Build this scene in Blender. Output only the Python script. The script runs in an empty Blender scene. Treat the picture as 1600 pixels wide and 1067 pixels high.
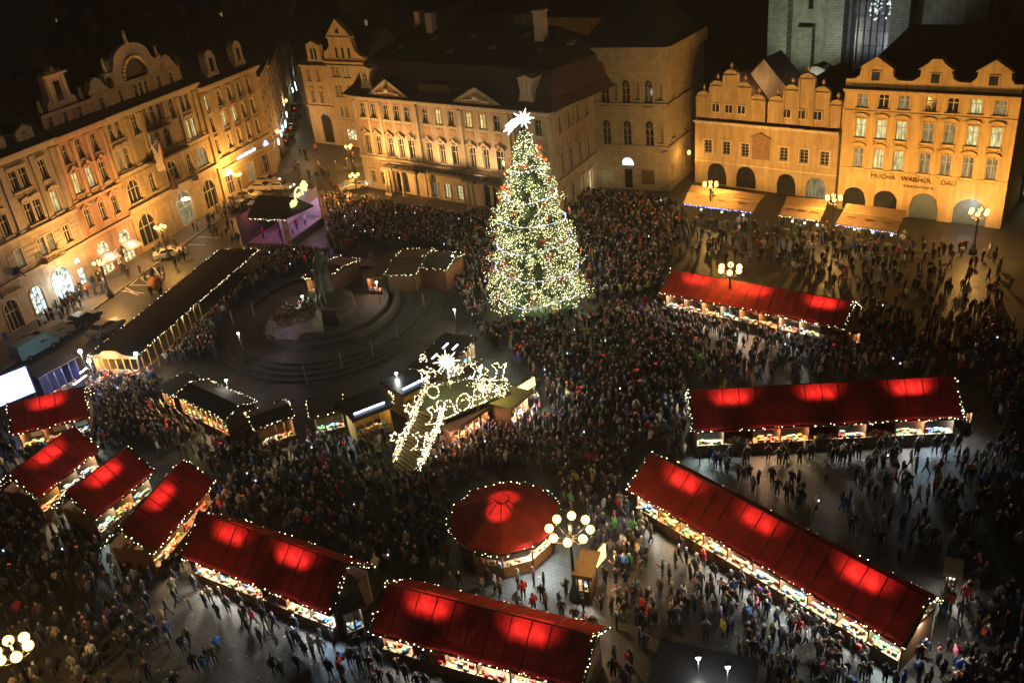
import bpy, bmesh, math, random
from mathutils import Vector, Matrix, noise
import numpy as np
R_ = math.radians
rnd = random.Random(7)
sc = bpy.context.scene
COL = sc.collection
# ------------------------------------------------------------------ camera
CH, FPX, PITCH, ROLL = 41.0, 1400.0, R_(27.5), R_(6.2)
Fw = Vector((0, math.cos(PITCH), -math.sin(PITCH)))
_R0 = Vector((1, 0, 0)); _U0 = Vector((0, math.sin(PITCH), math.cos(PITCH)))
Rt = math.cos(ROLL) * _R0 - math.sin(ROLL) * _U0
Up = math.sin(ROLL) * _R0 + math.cos(ROLL) * _U0
cam = bpy.data.cameras.new('camera'); cam.sensor_width = 36; cam.lens = FPX / 1600 * 36
cam.clip_start = 0.5; cam.clip_end = 3000
co = bpy.data.objects.new('camera', cam); COL.objects.link(co)
co.matrix_world = Matrix(((Rt.x, Up.x, -Fw.x, 0), (Rt.y, Up.y, -Fw.y, 0), (Rt.z, Up.z, -Fw.z, CH), (0, 0, 0, 1)))
sc.camera = co
# ------------------------------------------------------------------ night sky, faint moon, exposure
w = bpy.data.worlds.new('World'); sc.world = w; w.use_nodes = True
nt = w.node_tree; bg = nt.nodes['Background']
sky = nt.nodes.new('ShaderNodeTexSky'); sky.sky_type = 'NISHITA'; sky.sun_disc = False
sky.sun_elevation = R_(-4); sky.sun_rotation = R_(200)
mixn = nt.nodes.new('ShaderNodeMixRGB'); mixn.blend_type = 'ADD'; mixn.inputs[0].default_value = 1
mixn.inputs[2].default_value = (0.40, 0.29, 0.17, 1)
nt.links.new(sky.outputs[0], mixn.inputs[1]); nt.links.new(mixn.outputs[0], bg.inputs[0])
bg.inputs[1].default_value = 0.025
sun = bpy.data.lights.new('moon', 'SUN'); sun.energy = 0.012; sun.angle = R_(3); sun.color = (1, .85, .7)
so = bpy.data.objects.new('moon', sun); COL.objects.link(so); so.rotation_euler = (R_(35), R_(12), R_(20))
sc.view_settings.view_transform = 'Standard'; sc.view_settings.look = 'None'
sc.view_settings.exposure = 0.0; sc.view_settings.gamma = 1; sc.view_settings.use_curve_mapping = False
sc.render.engine = 'CYCLES'
cy = sc.cycles; cy.use_denoising = True; cy.max_bounces = 5; cy.diffuse_bounces = 2; cy.glossy_bounces = 2
cy.transmission_bounces = 2; cy.transparent_max_bounces = 4; cy.sample_clamp_indirect = 3; cy.sample_clamp_direct = 20
cy.use_light_tree = True; cy.caustics_reflective = False; cy.caustics_refractive = False

# ------------------------------------------------------------------ survey helpers (photogrammetry of the one photograph)
def ray(x, y): return Fw + (x - 800) / FPX * Rt - (y - 533.5) / FPX * Up
def at(x, y, z=0.0):
    d = ray(x, y); t = (z - CH) / d.z
    return Vector((d.x * t, d.y * t, z))
# ------------------------------------------------------------------ materials
MATS = {}
def mat(name, col, rough=.8, noise_amt=.25, scale=3.0, bump=.0, metal=0., emit=None, estr=0., spec=.4, brick=None, samp=True):
    if name in MATS: return MATS[name]
    m = bpy.data.materials.new(name); m.use_nodes = True; n = m.node_tree; b = n.nodes['Principled BSDF']
    b.inputs['Roughness'].default_value = rough; b.inputs['Metallic'].default_value = metal
    b.inputs['Specular IOR Level'].default_value = spec
    if emit:
        b.inputs['Base Color'].default_value = (*col, 1)
        b.inputs['Emission Color'].default_value = (*emit, 1); b.inputs['Emission Strength'].default_value = estr
        if not samp: m.cycles.emission_sampling = 'NONE'
    else:
        tc = n.nodes.new('ShaderNodeTexCoord'); tx = n.nodes.new('ShaderNodeTexNoise')
        tx.inputs['Scale'].default_value = scale; tx.inputs['Detail'].default_value = 6; tx.inputs['Roughness'].default_value = .65
        n.links.new(tc.outputs['Object'], tx.inputs['Vector'])
        rp = n.nodes.new('ShaderNodeValToRGB'); rp.color_ramp.elements[0].position = .3; rp.color_ramp.elements[1].position = .7
        rp.color_ramp.elements[0].color = (*[c * (1 - noise_amt) for c in col], 1)
        rp.color_ramp.elements[1].color = (*[min(1, c * (1 + noise_amt)) for c in col], 1)
        n.links.new(tx.outputs['Fac'], rp.inputs['Fac'])
        out = rp.outputs['Color']; hsrc = tx.outputs['Fac']
        if name.startswith(('plaster', 'palace', 'school', 'gallery', 'church', 'ashlar')):
            m2 = n.nodes.new('ShaderNodeMapping'); m2.inputs['Scale'].default_value = (1.6, 1.6, .16); n.links.new(tc.outputs['Object'], m2.inputs[0])
            t2 = n.nodes.new('ShaderNodeTexNoise'); t2.inputs['Scale'].default_value = 1.1; t2.inputs['Detail'].default_value = 8; t2.inputs['Roughness'].default_value = .7; n.links.new(m2.outputs[0], t2.inputs['Vector'])
            r2_ = n.nodes.new('ShaderNodeValToRGB'); r2_.color_ramp.elements[0].position = .35; r2_.color_ramp.elements[0].color = (.55, .5, .45, 1); r2_.color_ramp.elements[1].position = .6; r2_.color_ramp.elements[1].color = (1, 1, 1, 1); n.links.new(t2.outputs['Fac'], r2_.inputs[0])
            mu_ = n.nodes.new('ShaderNodeMixRGB'); mu_.blend_type = 'MULTIPLY'; mu_.inputs[0].default_value = .75; n.links.new(out, mu_.inputs[1]); n.links.new(r2_.outputs[0], mu_.inputs[2]); out = mu_.outputs[0]
        if brick:
            br = n.nodes.new('ShaderNodeTexBrick'); br.inputs['Scale'].default_value = 1
            br.inputs['Brick Width'].default_value = brick[0]; br.inputs['Row Height'].default_value = brick[1]
            br.inputs['Mortar Size'].default_value = brick[2]
            br.inputs['Color1'].default_value = (*[c * (brick[4] if len(brick) > 4 else 1.2) for c in col], 1)
            br.inputs['Color2'].default_value = (*[c * .75 for c in col], 1)
            br.inputs['Mortar'].default_value = (*[c * .35 for c in col], 1)
            mp = n.nodes.new('ShaderNodeMapping')
            if brick[3] == 'xz': mp.inputs['Rotation'].default_value = (R_(90), 0, 0)
            else: mp.inputs['Rotation'].default_value = (0, 0, R_(brick[3]))
            n.links.new(tc.outputs['Object'], mp.inputs[0]); n.links.new(mp.outputs[0], br.inputs['Vector'])
            mm = n.nodes.new('ShaderNodeMixRGB'); mm.blend_type = 'MIX'; mm.inputs[0].default_value = .55
            n.links.new(out, mm.inputs[1]); n.links.new(br.outputs['Color'], mm.inputs[2]); out = mm.outputs[0]
            hsrc = br.outputs['Fac']
        n.links.new(out, b.inputs['Base Color'])
        if bump:
            bp = n.nodes.new('ShaderNodeBump'); bp.inputs['Strength'].default_value = bump; bp.inputs['Distance'].default_value = .04
            if brick: bp.invert = True
            n.links.new(hsrc, bp.inputs['Height']); n.links.new(bp.outputs[0], b.inputs['Normal'])
    MATS[name] = m; return m
def emat(name, col, s, samp=False): return mat(name, (.0, .0, .0), emit=col, estr=s, samp=samp)

M_dark = mat('dark_metal', (.03, .03, .03), .5)
M_wood = mat('stall_wood', (.16, .085, .04), .75, .4, 6, .3)
M_woodd = mat('dark_wood', (.06, .04, .025), .8, .4, 6, .3)
M_glass = mat('dark_glass', (.02, .022, .025), .08, .3, .5, spec=.8)
M_white = mat('white_paint', (.6, .58, .52), .6, .12)
M_frame = mat('window_paint', (.42, .38, .30), .6, .15)
M_lit1 = emat('lit_pane_warm', (1, .72, .25), 1.1)
M_lit2 = emat('lit_pane_pale', (.85, .85, .42), .85)
M_lit3 = emat('lit_pane_dim', (.8, .7, .35), .28)
M_shopw = emat('shop_window_white', (.72, 1, .93), 1.9)
M_shopy = emat('shop_window_yellow', (1, .85, .45), 1.3)
for m_ in (M_lit1, M_lit2, M_lit3, M_shopw, M_shopy):   # curtains and furniture behind the panes
    n = m_.node_tree; b = n.nodes['Principled BSDF']; e0 = b.inputs['Emission Strength'].default_value
    tc = n.nodes.new('ShaderNodeTexCoord'); mp = n.nodes.new('ShaderNodeMapping'); mp.inputs['Scale'].default_value = (5, 5, .8); tx = n.nodes.new('ShaderNodeTexNoise'); tx.inputs['Scale'].default_value = .9; tx.inputs['Detail'].default_value = 4
    oi = n.nodes.new('ShaderNodeObjectInfo'); ad = n.nodes.new('ShaderNodeVectorMath'); ad.operation = 'ADD'; n.links.new(tc.outputs['Object'], ad.inputs[0]); n.links.new(oi.outputs['Location'], ad.inputs[1])
    n.links.new(ad.outputs[0], mp.inputs[0]); n.links.new(mp.outputs[0], tx.inputs['Vector']); mr_ = n.nodes.new('ShaderNodeMapRange'); mr_.inputs[1].default_value = .35; mr_.inputs[2].default_value = .65; mr_.inputs[3].default_value = e0 * (.08 if m_ in (M_shopw, M_shopy) else .35); mr_.inputs[4].default_value = e0 * 1.5
    if m_ in (M_shopw, M_shopy): mp.inputs['Scale'].default_value = (2.2, 2.2, 2.6)
    n.links.new(tx.outputs['Fac'], mr_.inputs[0]); n.links.new(mr_.outputs[0], b.inputs['Emission Strength'])
M_roof = mat('roof_tiles', (.085, .055, .042), .85, .35, 2, .4, brick=(.35, .3, .03, 0, 1.5))
M_roofd = mat('roof_slate', (.065, .058, .05), .8, .35, 2, .3, brick=(.5, .3, .03, 0, 1.4))
M_bulb = emat('bulb_warm', (1, .86, .48), 7.0)
M_bulbg = emat('bulb_green_white', (1, .95, .50), 3.6)
M_bulbw = emat('bulb_white', (.55, .63, 1), 4.0)
M_garl = mat('fir_garland', (.02, .05, .02), .9)
M_globe = emat('lamp_globe', (1, .54, .12), 8.0)
M_sodium = emat('sodium_glass', (1, .52, .10), 7.0)
M_led = emat('led_white', (.9, .97, 1), 40.0)

# ------------------------------------------------------------------ mesh builder
class MB:
    def __init__(s): s.v = []; s.f = []; s.m = []; s.sm = []
    def add(s, vs, fs, mi=0, smooth=False, M=None):
        o = len(s.v)
        if M is not None: vs = [tuple(M @ Vector(p)) for p in vs]
        s.v += [tuple(p) for p in vs]; s.f += [tuple(o + i for i in f) for f in fs]
        s.m += [mi] * len(fs); s.sm += [smooth] * len(fs); return s
    def box(s, x0, x1, y0, y1, z0, z1, mi=0, M=None):
        return s.add([(x0, y0, z0), (x1, y0, z0), (x1, y1, z0), (x0, y1, z0), (x0, y0, z1), (x1, y0, z1), (x1, y1, z1), (x0, y1, z1)],
                     [(0, 3, 2, 1), (4, 5, 6, 7), (0, 1, 5, 4), (1, 2, 6, 5), (2, 3, 7, 6), (3, 0, 4, 7)], mi, M=M)
    def prism(s, poly, y0, y1, mi=0, M=None):          # polygon in x,z ; extruded along y
        n = len(poly)
        return s.add([(x, y0, z) for x, z in poly] + [(x, y1, z) for x, z in poly],
                     [tuple(range(n)), tuple(range(2 * n - 1, n - 1, -1))] + [(i, (i + 1) % n, n + (i + 1) % n, n + i)[::-1] for i in range(n)], mi, M=M)
    def slab(s, poly, z0, z1, mi=0, M=None):           # polygon in x,y
        n = len(poly)
        return s.add([(x, y, z0) for x, y in poly] + [(x, y, z1) for x, y in poly],
                     [tuple(range(n))[::-1], tuple(range(n, 2 * n))] + [(i, (i + 1) % n, n + (i + 1) % n, n + i) for i in range(n)], mi, M=M)
    def tube(s, p, q, r0, r1=None, n=6, mi=0, smooth=True, M=None):
        r1 = r0 if r1 is None else r1; p = Vector(p); q = Vector(q); d = (q - p)
        if d.length < 1e-6: return s
        d.normalize(); a = d.orthogonal().normalized(); b = d.cross(a)
        vs = []
        for c, r in ((p, r0), (q, r1)):
            for i in range(n):
                t = 2 * math.pi * i / n; vs.append(c + (a * math.cos(t) + b * math.sin(t)) * r)
        fs = [(i, (i + 1) % n, n + (i + 1) % n, n + i) for i in range(n)] + [tuple(range(n))[::-1], tuple(range(n, 2 * n))]
        return s.add(vs, fs, mi, smooth, M)
    def path(s, pts, r, n=5, mi=0):
        for a, b in zip(pts, pts[1:]): s.tube(a, b, r, r, n, mi)
        return s
    def ball(s, c, r, seg=8, rings=5, mi=0, sz=1.0):
        c = Vector(c); vs = [c + Vector((0, 0, r * sz))]
        for j in range(1, rings):
            ph = math.pi * j / rings
            for i in range(seg):
                t = 2 * math.pi * i / seg
                vs.append(c + Vector((math.sin(ph) * math.cos(t) * r, math.sin(ph) * math.sin(t) * r, math.cos(ph) * r * sz)))
        vs.append(c - Vector((0, 0, r * sz)))
        fs = [(0, 1 + i, 1 + (i + 1) % seg) for i in range(seg)]
        for j in range(rings - 2):
            for i in range(seg):
                a = 1 + j * seg; fs.append((a + i, a + seg + i, a + seg + (i + 1) % seg, a + (i + 1) % seg))
        L = len(vs) - 1; a = 1 + (rings - 2) * seg
        fs += [(a + i, L, a + (i + 1) % seg) for i in range(seg)]
        return s.add(vs, fs, mi, True)
    def octa(s, c, r, mi=0):
        x, y, z = c
        return s.add([(x + r, y, z), (x - r, y, z), (x, y + r, z), (x, y - r, z), (x, y, z + r), (x, y, z - r)],
                     [(0, 2, 4), (2, 1, 4), (1, 3, 4), (3, 0, 4), (2, 0, 5), (1, 2, 5), (3, 1, 5), (0, 3, 5)], mi)
    def lathe(s, prof, n=12, mi=0, c=(0, 0)):
        vs = []; k = len(prof)
        for r, z in prof:
            for i in range(n):
                t = 2 * math.pi * i / n; vs.append((c[0] + r * math.cos(t), c[1] + r * math.sin(t), z))
        fs = [(j * n + i, j * n + (i + 1) % n, (j + 1) * n + (i + 1) % n, (j + 1) * n + i) for j in range(k - 1) for i in range(n)]
        return s.add(vs, fs, mi, True)
    def mesh(s, name, mats):
        me = bpy.data.meshes.new(name); me.from_pydata(s.v, [], s.f)
        for m in (mats if isinstance(mats, (list, tuple)) else [mats]): me.materials.append(m)
        me.polygons.foreach_set('material_index', s.m); me.polygons.foreach_set('use_smooth', s.sm)
        me.update(); return me
    def build(s, name, mats, parent=None, **k):
        return link(name, s.mesh(name, mats), parent, **k)
def link(name, me, parent=None, loc=(0, 0, 0), rz=0, kind=None, label=None, cat=None, group=None):
    o = bpy.data.objects.new(name, me); COL.objects.link(o); o.location = loc; o.rotation_euler = (0, 0, rz)
    if parent: o.parent = parent
    tag(o, label, cat, group, kind); return o
def tag(o, label=None, cat=None, group=None, kind=None):
    if label: o['label'] = label
    if cat: o['category'] = cat
    if group: o['group'] = group
    if kind: o['kind'] = kind
    return o
def root(name, label, cat, loc=(0, 0, 0), rz=0, group=None):
    return link(name, None, None, loc, rz, label=label, cat=cat, group=group)
def lamp(parent, loc, power, col, r=.15, spot=None, aim=None, name='light_source', area=None, blend=.6):
    t = 'SPOT' if spot else ('AREA' if area else 'POINT')
    l = bpy.data.lights.new(name, t); l.energy = power; l.color = col
    if area: l.shape = 'RECTANGLE'; l.size = area[0]; l.size_y = area[1]
    else: l.shadow_soft_size = r
    if spot: l.spot_size = R_(spot); l.spot_blend = blend
    o = bpy.data.objects.new(name, l); COL.objects.link(o); o.location = loc
    if parent: o.parent = parent
    if aim is not None:
        o.rotation_euler = (Vector(aim) - Vector(loc)).to_track_quat('-Z', 'Y').to_euler()
    return o

# ------------------------------------------------------------------ facades
def walls(holes, x0, x1, z0, z1, th=.35, mi=0, top=None):
    """front wall sheet with real openings, reveals and arched heads; holes (a,b,c,d,arch)"""
    mb = MB()
    xs = sorted({x0, x1, *[h[0] for h in holes], *[h[1] for h in holes]}); xs = [x for x in xs if x0 <= x <= x1]
    zs = sorted({z0, z1, *[h[2] for h in holes], *[h[3] for h in holes]}); zs = [z for z in zs if z0 <= z <= z1]
    for i in range(len(xs) - 1):
        j = 0
        while j < len(zs) - 1:
            def hit(jj):
                cx, cz = (xs[i] + xs[i + 1]) / 2, (zs[jj] + zs[jj + 1]) / 2
                return any(h[0] < cx < h[1] and h[2] < cz < h[3] for h in holes)
            if hit(j): j += 1; continue
            k = j
            while k + 1 < len(zs) - 1 and not hit(k + 1): k += 1
            mb.add([(xs[i], 0, zs[j]), (xs[i + 1], 0, zs[j]), (xs[i + 1], 0, zs[k + 1]), (xs[i], 0, zs[k + 1])], [(0, 1, 2, 3)], mi)
            j = k + 1
    for h in holes:
        a, b, c, d = h[:4]; ar = h[4] if len(h) > 4 else None
        cv = [(a, c), ]
        if ar:
            w_ = b - a; rise = w_ / 2 if ar == 'round' else w_ * (.85 if w_ < 2 else .62)
            rise = min(rise, (d - c) * .8); s_ = d - rise; N = 10
            if ar == 'round': arc = [(a + w_ / 2 - w_ / 2 * math.cos(math.pi * t / N), s_ + rise * math.sin(math.pi * t / N)) for t in range(N + 1)]
            else:
                arc = []
                for t in range(N + 1):
                    u = t / N; uu = u if u <= .5 else 1 - u
                    arc.append((a + w_ * u, s_ + rise * math.sin(math.acos(max(-1, 1 - 2 * uu)) ) ** .85 if 0 < u < 1 else s_))
            for p, q in zip(arc, arc[1:]):
                mb.add([(p[0], 0, p[1]), (q[0], 0, q[1]), (q[0], 0, d), (p[0], 0, d)], [(0, 1, 2, 3)], mi)
            cv = [(a, c)] + arc + [(b, c)]
        else: cv = [(a, c), (a, d), (b, d), (b, c)]
        for p, q in zip(cv, cv[1:] + cv[:1]):
            mb.add([(p[0], 0, p[1]), (q[0], 0, q[1]), (q[0], th, q[1]), (p[0], th, p[1])], [(0, 1, 2, 3)], mi)
    return mb
_WC = {}
def wmesh(key, fn):
    if key not in _WC: _WC[key] = fn()
    return _WC[key]
def window(par, u, zc, w_, h, lit=None, arch=None, style='cross', frame=M_frame, trim=None, hood=None, sill=True, y=0, name='window', label=None):
    """opening centred at u, zc. frame object > pane, sill, hood"""
    z0 = zc - h / 2
    def fr():
        mb = MB(); t = .07
        mb.box(-w_ / 2, -w_ / 2 + t, .14, .22, 0, h).box(w_ / 2 - t, w_ / 2, .14, .22, 0, h)
        mb.box(-w_ / 2 + t, w_ / 2 - t, .14, .22, 0, t).box(-w_ / 2 + t, w_ / 2 - t, .14, .22, h - t, h)
        if style == 'cross':
            mb.box(-.05, .05, .13, .2, t, h - t); mb.box(-w_ / 2 + t, w_ / 2 - t, .12, .19, h * .64, h * .64 + .1)
        elif style == 'grid':
            for k in (1, 2): mb.box(-.03, .03, .13, .2, t, h - t) if k == 1 else None
            for k in (1, 2, 3): mb.box(-w_ / 2 + t, w_ / 2 - t, .135, .195, h * k / 4, h * k / 4 + .05)
        elif style == 'trip':
            for k in (-1, 1): mb.box(k * w_ / 6 - .05, k * w_ / 6 + .05, .13, .2, t, h - t)
            mb.box(-w_ / 2 + t, w_ / 2 - t, .12, .19, h * .6, h * .6 + .1)
        elif style == 'gothic':
            mb.box(-.06, .06, .1, .2, t, h * .72); mb.box(-w_ / 2 + t, w_ / 2 - t, .1, .19, h * .42, h * .42 + .08)
            for k in (-1, 1): mb.path([(k * w_ * .25 - w_ * .22, .13, h * .6), (k * w_ * .25, .13, h * .76), (k * w_ * .25 + w_ * .22, .13, h * .6)], .05, 4)
            mb.path([(-.2, .13, h * .78), (0, .13, h * .9), (.2, .13, h * .78), (0, .13, h * .7), (-.2, .13, h * .78)], .04, 4)
        return mb.mesh('window_frame', frame)
    o = link(name, wmesh(('f', w_, h, style, frame.name), fr), par, (u, y, z0)); tag(o, label=label)
    pm = {None: M_glass, 'w': M_lit1, 'p': M_lit2, 'd': M_lit3}.get(lit, lit)
    link('pane', wmesh(('p', w_, h, pm.name), lambda: MB().box(-w_ / 2 + .01, w_ / 2 - .01, .24, .30, 0.01, h - .01).mesh('pane', pm)), o)
    if trim:
        def sur():
            mb = MB(); t = .16
            if arch:
                rise = min(w_ / 2 if arch == 'round' else w_ * .85, h * .8); s_ = h - rise
                mb.box(-w_ / 2 - t, -w_ / 2, -.07, -.004, 0, s_).box(w_ / 2, w_ / 2 + t, -.07, -.004, 0, s_)
                N = 10; pp = []
                for i in range(N + 1):
                    a = math.pi * i / N
                    if arch == 'round': pp.append((-math.cos(a), math.sin(a)))
                    else:
                        uu = i / N if i <= N / 2 else 1 - i / N; pp.append((2 * i / N - 1, (math.sin(math.acos(max(-1, 1 - 2 * uu)))) ** .85 if 0 < i < N else 0))
                for (x0, y0), (x1, y1) in zip(pp, pp[1:]):
                    P = [(x0 * w_ / 2, s_ + y0 * rise), (x1 * w_ / 2, s_ + y1 * rise), (x1 * (w_ / 2 + t), s_ + y1 * (rise + t)), (x0 * (w_ / 2 + t), s_ + y0 * (rise + t))]
                    mb.prism(P, -.07, -.004)
            else:
                mb.box(-w_ / 2 - t, -w_ / 2, -.07, -.004, -.02, h + t).box(w_ / 2, w_ / 2 + t, -.07, -.004, -.02, h + t)
                mb.box(-w_ / 2, w_ / 2, -.07, -.004, h, h + t)
            return mb.mesh('surround', trim)
        link('surround', wmesh(('s', w_, h, arch, trim.name), sur), o)
    if sill:
        sm = trim or M_frame
        link('sill', wmesh(('l', w_, sm.name), lambda: MB().box(-w_ / 2 - .22, w_ / 2 + .22, -.22, -.003, -.16, -.03).mesh('sill', sm)), o)
    if hood:
        hm = trim or M_frame
        def hd():
            mb = MB(); W = w_ / 2 + .3; b = h + .3
            if hood == 'tri': mb.prism([(-W, b), (W, b), (0, b + .65)], -.28, -.003)
            elif hood == 'arch': mb.prism([(W * math.cos(a), b + .45 * math.sin(a)) for a in [math.pi * k / 8 for k in range(9)]], -.28, -.003)
            elif hood == 'wave':
                top = [(-W - .1, b), (-W * .9, b + .22), (-W * .45, b + .32), (-W * .2, b + .62), (0, b + .74), (W * .2, b + .62), (W * .45, b + .32), (W * .9, b + .22), (W + .1, b)]
                mb.prism(top + [(W + .1, b - .12), (W * .4, b + .15), (0, b + .5), (-W * .4, b + .15), (-W - .1, b - .12)], -.32, -.003)
                mb.prism([(-W * .75, b - .1), (W * .75, b - .1), (W * .35, b + .1), (0, b + .42), (-W * .35, b + .1)], -.1, -.003, 1)
            elif hood == 'flat': mb.box(-W, W, -.28, -.003, b, b + .16)
            return mb.mesh('window_hood', [hm, MATS.get('stucco_pink', hm)])
        link('window_hood', wmesh(('h', w_, h, hood, hm.name), hd), o)
        if w_ > .9 and hood in ('wave', 'arch', 'flat') and sill:
            def ap():
                mb = MB(); mb.box(-w_ * .5, w_ * .5, -.07, -.003, -.72, -.2)
                for k in range(3): mb.ball(((k - 1) * w_ * .3, -.08, -.46), .12, 6, 4)
                mb.ball((-w_ * .62, -.06, -.35), .11, 5, 3).ball((w_ * .62, -.06, -.35), .11, 5, 3); return mb.mesh('apron_relief', hm)
            link('apron_relief', wmesh(('a', w_, hm.name), ap), o)
            if hood != 'flat': link('keystone', wmesh(('k', w_, h, hm.name), lambda: MB().ball((0, -.14, h + .18), .17, 6, 5).box(-.1, .1, -.16, -.003, h - .05, h + .3).mesh('keystone', hm)), o)
    return o
class Fac:
    """one building: frame at its front corner, x along the facade, y into the building"""
    def __init__(s, name, label, P, yaw, cat='building', group=None):
        s.P = Vector((P[0], P[1], 0)); s.yaw = R_(yaw); s.r = root(name, label, cat, s.P, s.yaw, group); s.holes = []
        s.e = Vector((math.cos(s.yaw), math.sin(s.yaw), 0)); s.n = Vector((-s.e.y, s.e.x, 0))
    def w(s, us, zc, w_, h, **k):
        lit = k.pop('lit', {}); arch = k.get('arch')
        for i, u in enumerate(us):
            s.holes.append((u - w_ / 2, u + w_ / 2, zc - h / 2, zc + h / 2, arch))
            window(s.r, u, zc, w_, h, lit=lit.get(i), **k)
    def wall(s, x0, x1, z0, z1, m, name='wall', y=0):
        o = walls(s.holes, x0, x1, z0, z1).build(name, m, s.r, loc=(0, y, 0)); s.holes = []; return o
    def box(s, name, m, *a): return MB().box(*a).build(name, m, s.r)
    def cornice(s, x0, x1, z, m, d=.55, h=.5, y=0, name='cornice'):
        mb = MB(); mb.box(x0 - .1, x1 + .1, y - d, y - .003, z, z + h * .35).box(x0 - .05, x1 + .05, y - d * .7, y - .003, z - h * .35, z - .002).box(x0, x1, y - d * .35, y - .003, z - h * .7, z - h * .352)
        return mb.build(name, m, s.r)
    def string(s, x0, x1, z, m, d=.18, h=.25): return MB().box(x0, x1, -d, -.003, z, z + h).build('string_course', m, s.r)
    def body(s, x0, x1, D, z1, m, roofm, ridge=None, y0=.36, side=True, base=0):
        """side and back walls and a pitched roof behind the facade"""
        mb = MB(); mb.box(x0, x1, D, D + .3, base, z1); mb.box(x0, x0 + .3, y0, D - .002, base, z1); mb.box(x1 - .3, x1, y0, D - .002, base, z1)
        mb.build('side_wall', m, s.r)
        if ridge:
            yr, zr = ridge
            r_ = MB(); r_.add([(x0 - .1, -.4, z1 + .05), (x1 + .1, -.4, z1 + .05), (x1 + .1, yr, zr), (x0 - .1, yr, zr), (x1 + .1, D + .5, z1 + .05), (x0 - .1, D + .5, z1 + .05)],
                              [(0, 1, 2, 3), (3, 2, 4, 5), (1, 4, 2), (0, 3, 5)])
            r_.build('roof', roofm, s.r)
    def text(s, txt, u, z, size, m, y=-.08, ext=.03, align='CENTER'):
        c = bpy.data.curves.new('lettering', 'FONT'); c.body = txt; c.size = size; c.extrude = ext; c.align_x = align; c.materials.append(m)
        t_ = bpy.data.objects.new('t', c); me = bpy.data.meshes.new_from_object(t_); bpy.data.objects.remove(t_); me.name = 'lettering'
        o = bpy.data.objects.new('lettering', me); COL.objects.link(o); o.parent = s.r; o.location = (u, y, z); o.rotation_euler = (R_(90), 0, 0); return o

# ================================================================== GROUND
GROUND = mat('cobbles', (.060, .057, .052), .55, .35, .35, .5, brick=(.42, .30, .035, 34, 1.3))
n = GROUND.node_tree; b = n.nodes['Principled BSDF']; lk = b.inputs['Base Color'].links[0].from_socket
tc = n.nodes.new('ShaderNodeTexCoord'); mp = n.nodes.new('ShaderNodeMapping'); mp.inputs['Rotation'].default_value = (0, 0, R_(34)); b2 = n.nodes.new('ShaderNodeTexBrick'); b2.offset = 0; b2.inputs['Scale'].default_value = 1; b2.inputs['Brick Width'].default_value = 5.6; b2.inputs['Row Height'].default_value = 5.6; b2.inputs['Mortar Size'].default_value = .28
b2.inputs['Color1'].default_value = (1.25, 1.2, 1.1, 1); b2.inputs['Color2'].default_value = (.85, .85, .85, 1); b2.inputs['Mortar'].default_value = (.5, .5, .5, 1)
n.links.new(tc.outputs['Object'], mp.inputs[0]); n.links.new(mp.outputs[0], b2.inputs['Vector'])
st_ = n.nodes.new('ShaderNodeTexNoise'); st_.inputs['Scale'].default_value = .9; st_.inputs['Detail'].default_value = 9; st_.inputs['Roughness'].default_value = .75; n.links.new(tc.outputs['Object'], st_.inputs['Vector'])
sr_ = n.nodes.new('ShaderNodeValToRGB'); sr_.color_ramp.elements[0].position = .35; sr_.color_ramp.elements[0].color = (.45, .43, .4, 1); sr_.color_ramp.elements[1].position = .62; sr_.color_ramp.elements[1].color = (1.15, 1.15, 1.15, 1); n.links.new(st_.outputs['Fac'], sr_.inputs[0])
m1_ = n.nodes.new('ShaderNodeMixRGB'); m1_.blend_type = 'MULTIPLY'; m1_.inputs[0].default_value = .8; m2_ = n.nodes.new('ShaderNodeMixRGB'); m2_.blend_type = 'MULTIPLY'; m2_.inputs[0].default_value = .8
n.links.new(lk, m1_.inputs[1]); n.links.new(b2.outputs['Color'], m1_.inputs[2]); n.links.new(m1_.outputs[0], m2_.inputs[1]); n.links.new(sr_.outputs[0], m2_.inputs[2]); n.links.new(m2_.outputs[0], b.inputs['Base Color'])
rg_ = n.nodes.new('ShaderNodeMapRange'); rg_.inputs[3].default_value = .3; rg_.inputs[4].default_value = .75; n.links.new(st_.outputs['Fac'], rg_.inputs[0]); n.links.new(rg_.outputs[0], b.inputs['Roughness'])
MB().add([(-700, -60, 0), (700, -60, 0), (700, 1500, 0), (-700, 1500, 0)], [(0, 1, 2, 3)]).build('ground', GROUND, kind='structure')
LP = (-59.63, 85.55); LY = 70
le = Vector((math.cos(R_(70)), math.sin(R_(70)), 0)); ln = Vector((-le.y, le.x, 0)); L0 = Vector((*LP, 0))
def lf(u, y=0, z=0): return L0 + le * u + ln * y + Vector((0, 0, z))
pav = [lf(-8, 0), lf(-8, -6.2), lf(14, -5.6), lf(26, -4.6), lf(43, -3.3), lf(70, -2.0), lf(70, 0)]
MB().slab([(p.x, p.y) for p in pav][::-1] if False else [(p.x, p.y) for p in pav], 0, .13).build('pavement', mat('pavement_stone', (.16, .14, .12), .6, .25, 1, .4, brick=(.9, .6, .02, 70, 1.15)), kind='structure')
kb = MB()
kpts = [lf(-8, -6.2), lf(14, -5.6), lf(26, -4.6), lf(43, -3.3), lf(70, -2.0)]
for a, b in zip(kpts, kpts[1:]):
    d = (b - a).normalized(); n_ = Vector((d.y, -d.x, 0)) * .3
    kb.slab([(a.x, a.y), ((a + n_).x, (a + n_).y), ((b + n_).x, (b + n_).y), (b.x, b.y)], 0, .14)
kb.build('kerb', mat('kerb_stone', (.25, .23, .2), .6), kind='structure')
road = [lf(-8, -6.55), lf(-8, -16), lf(62, -16), lf(70, -14), lf(150, -18), lf(150, -4), lf(70, -2.4), lf(43, -3.65), lf(26, -4.95), lf(14, -5.95)]
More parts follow.
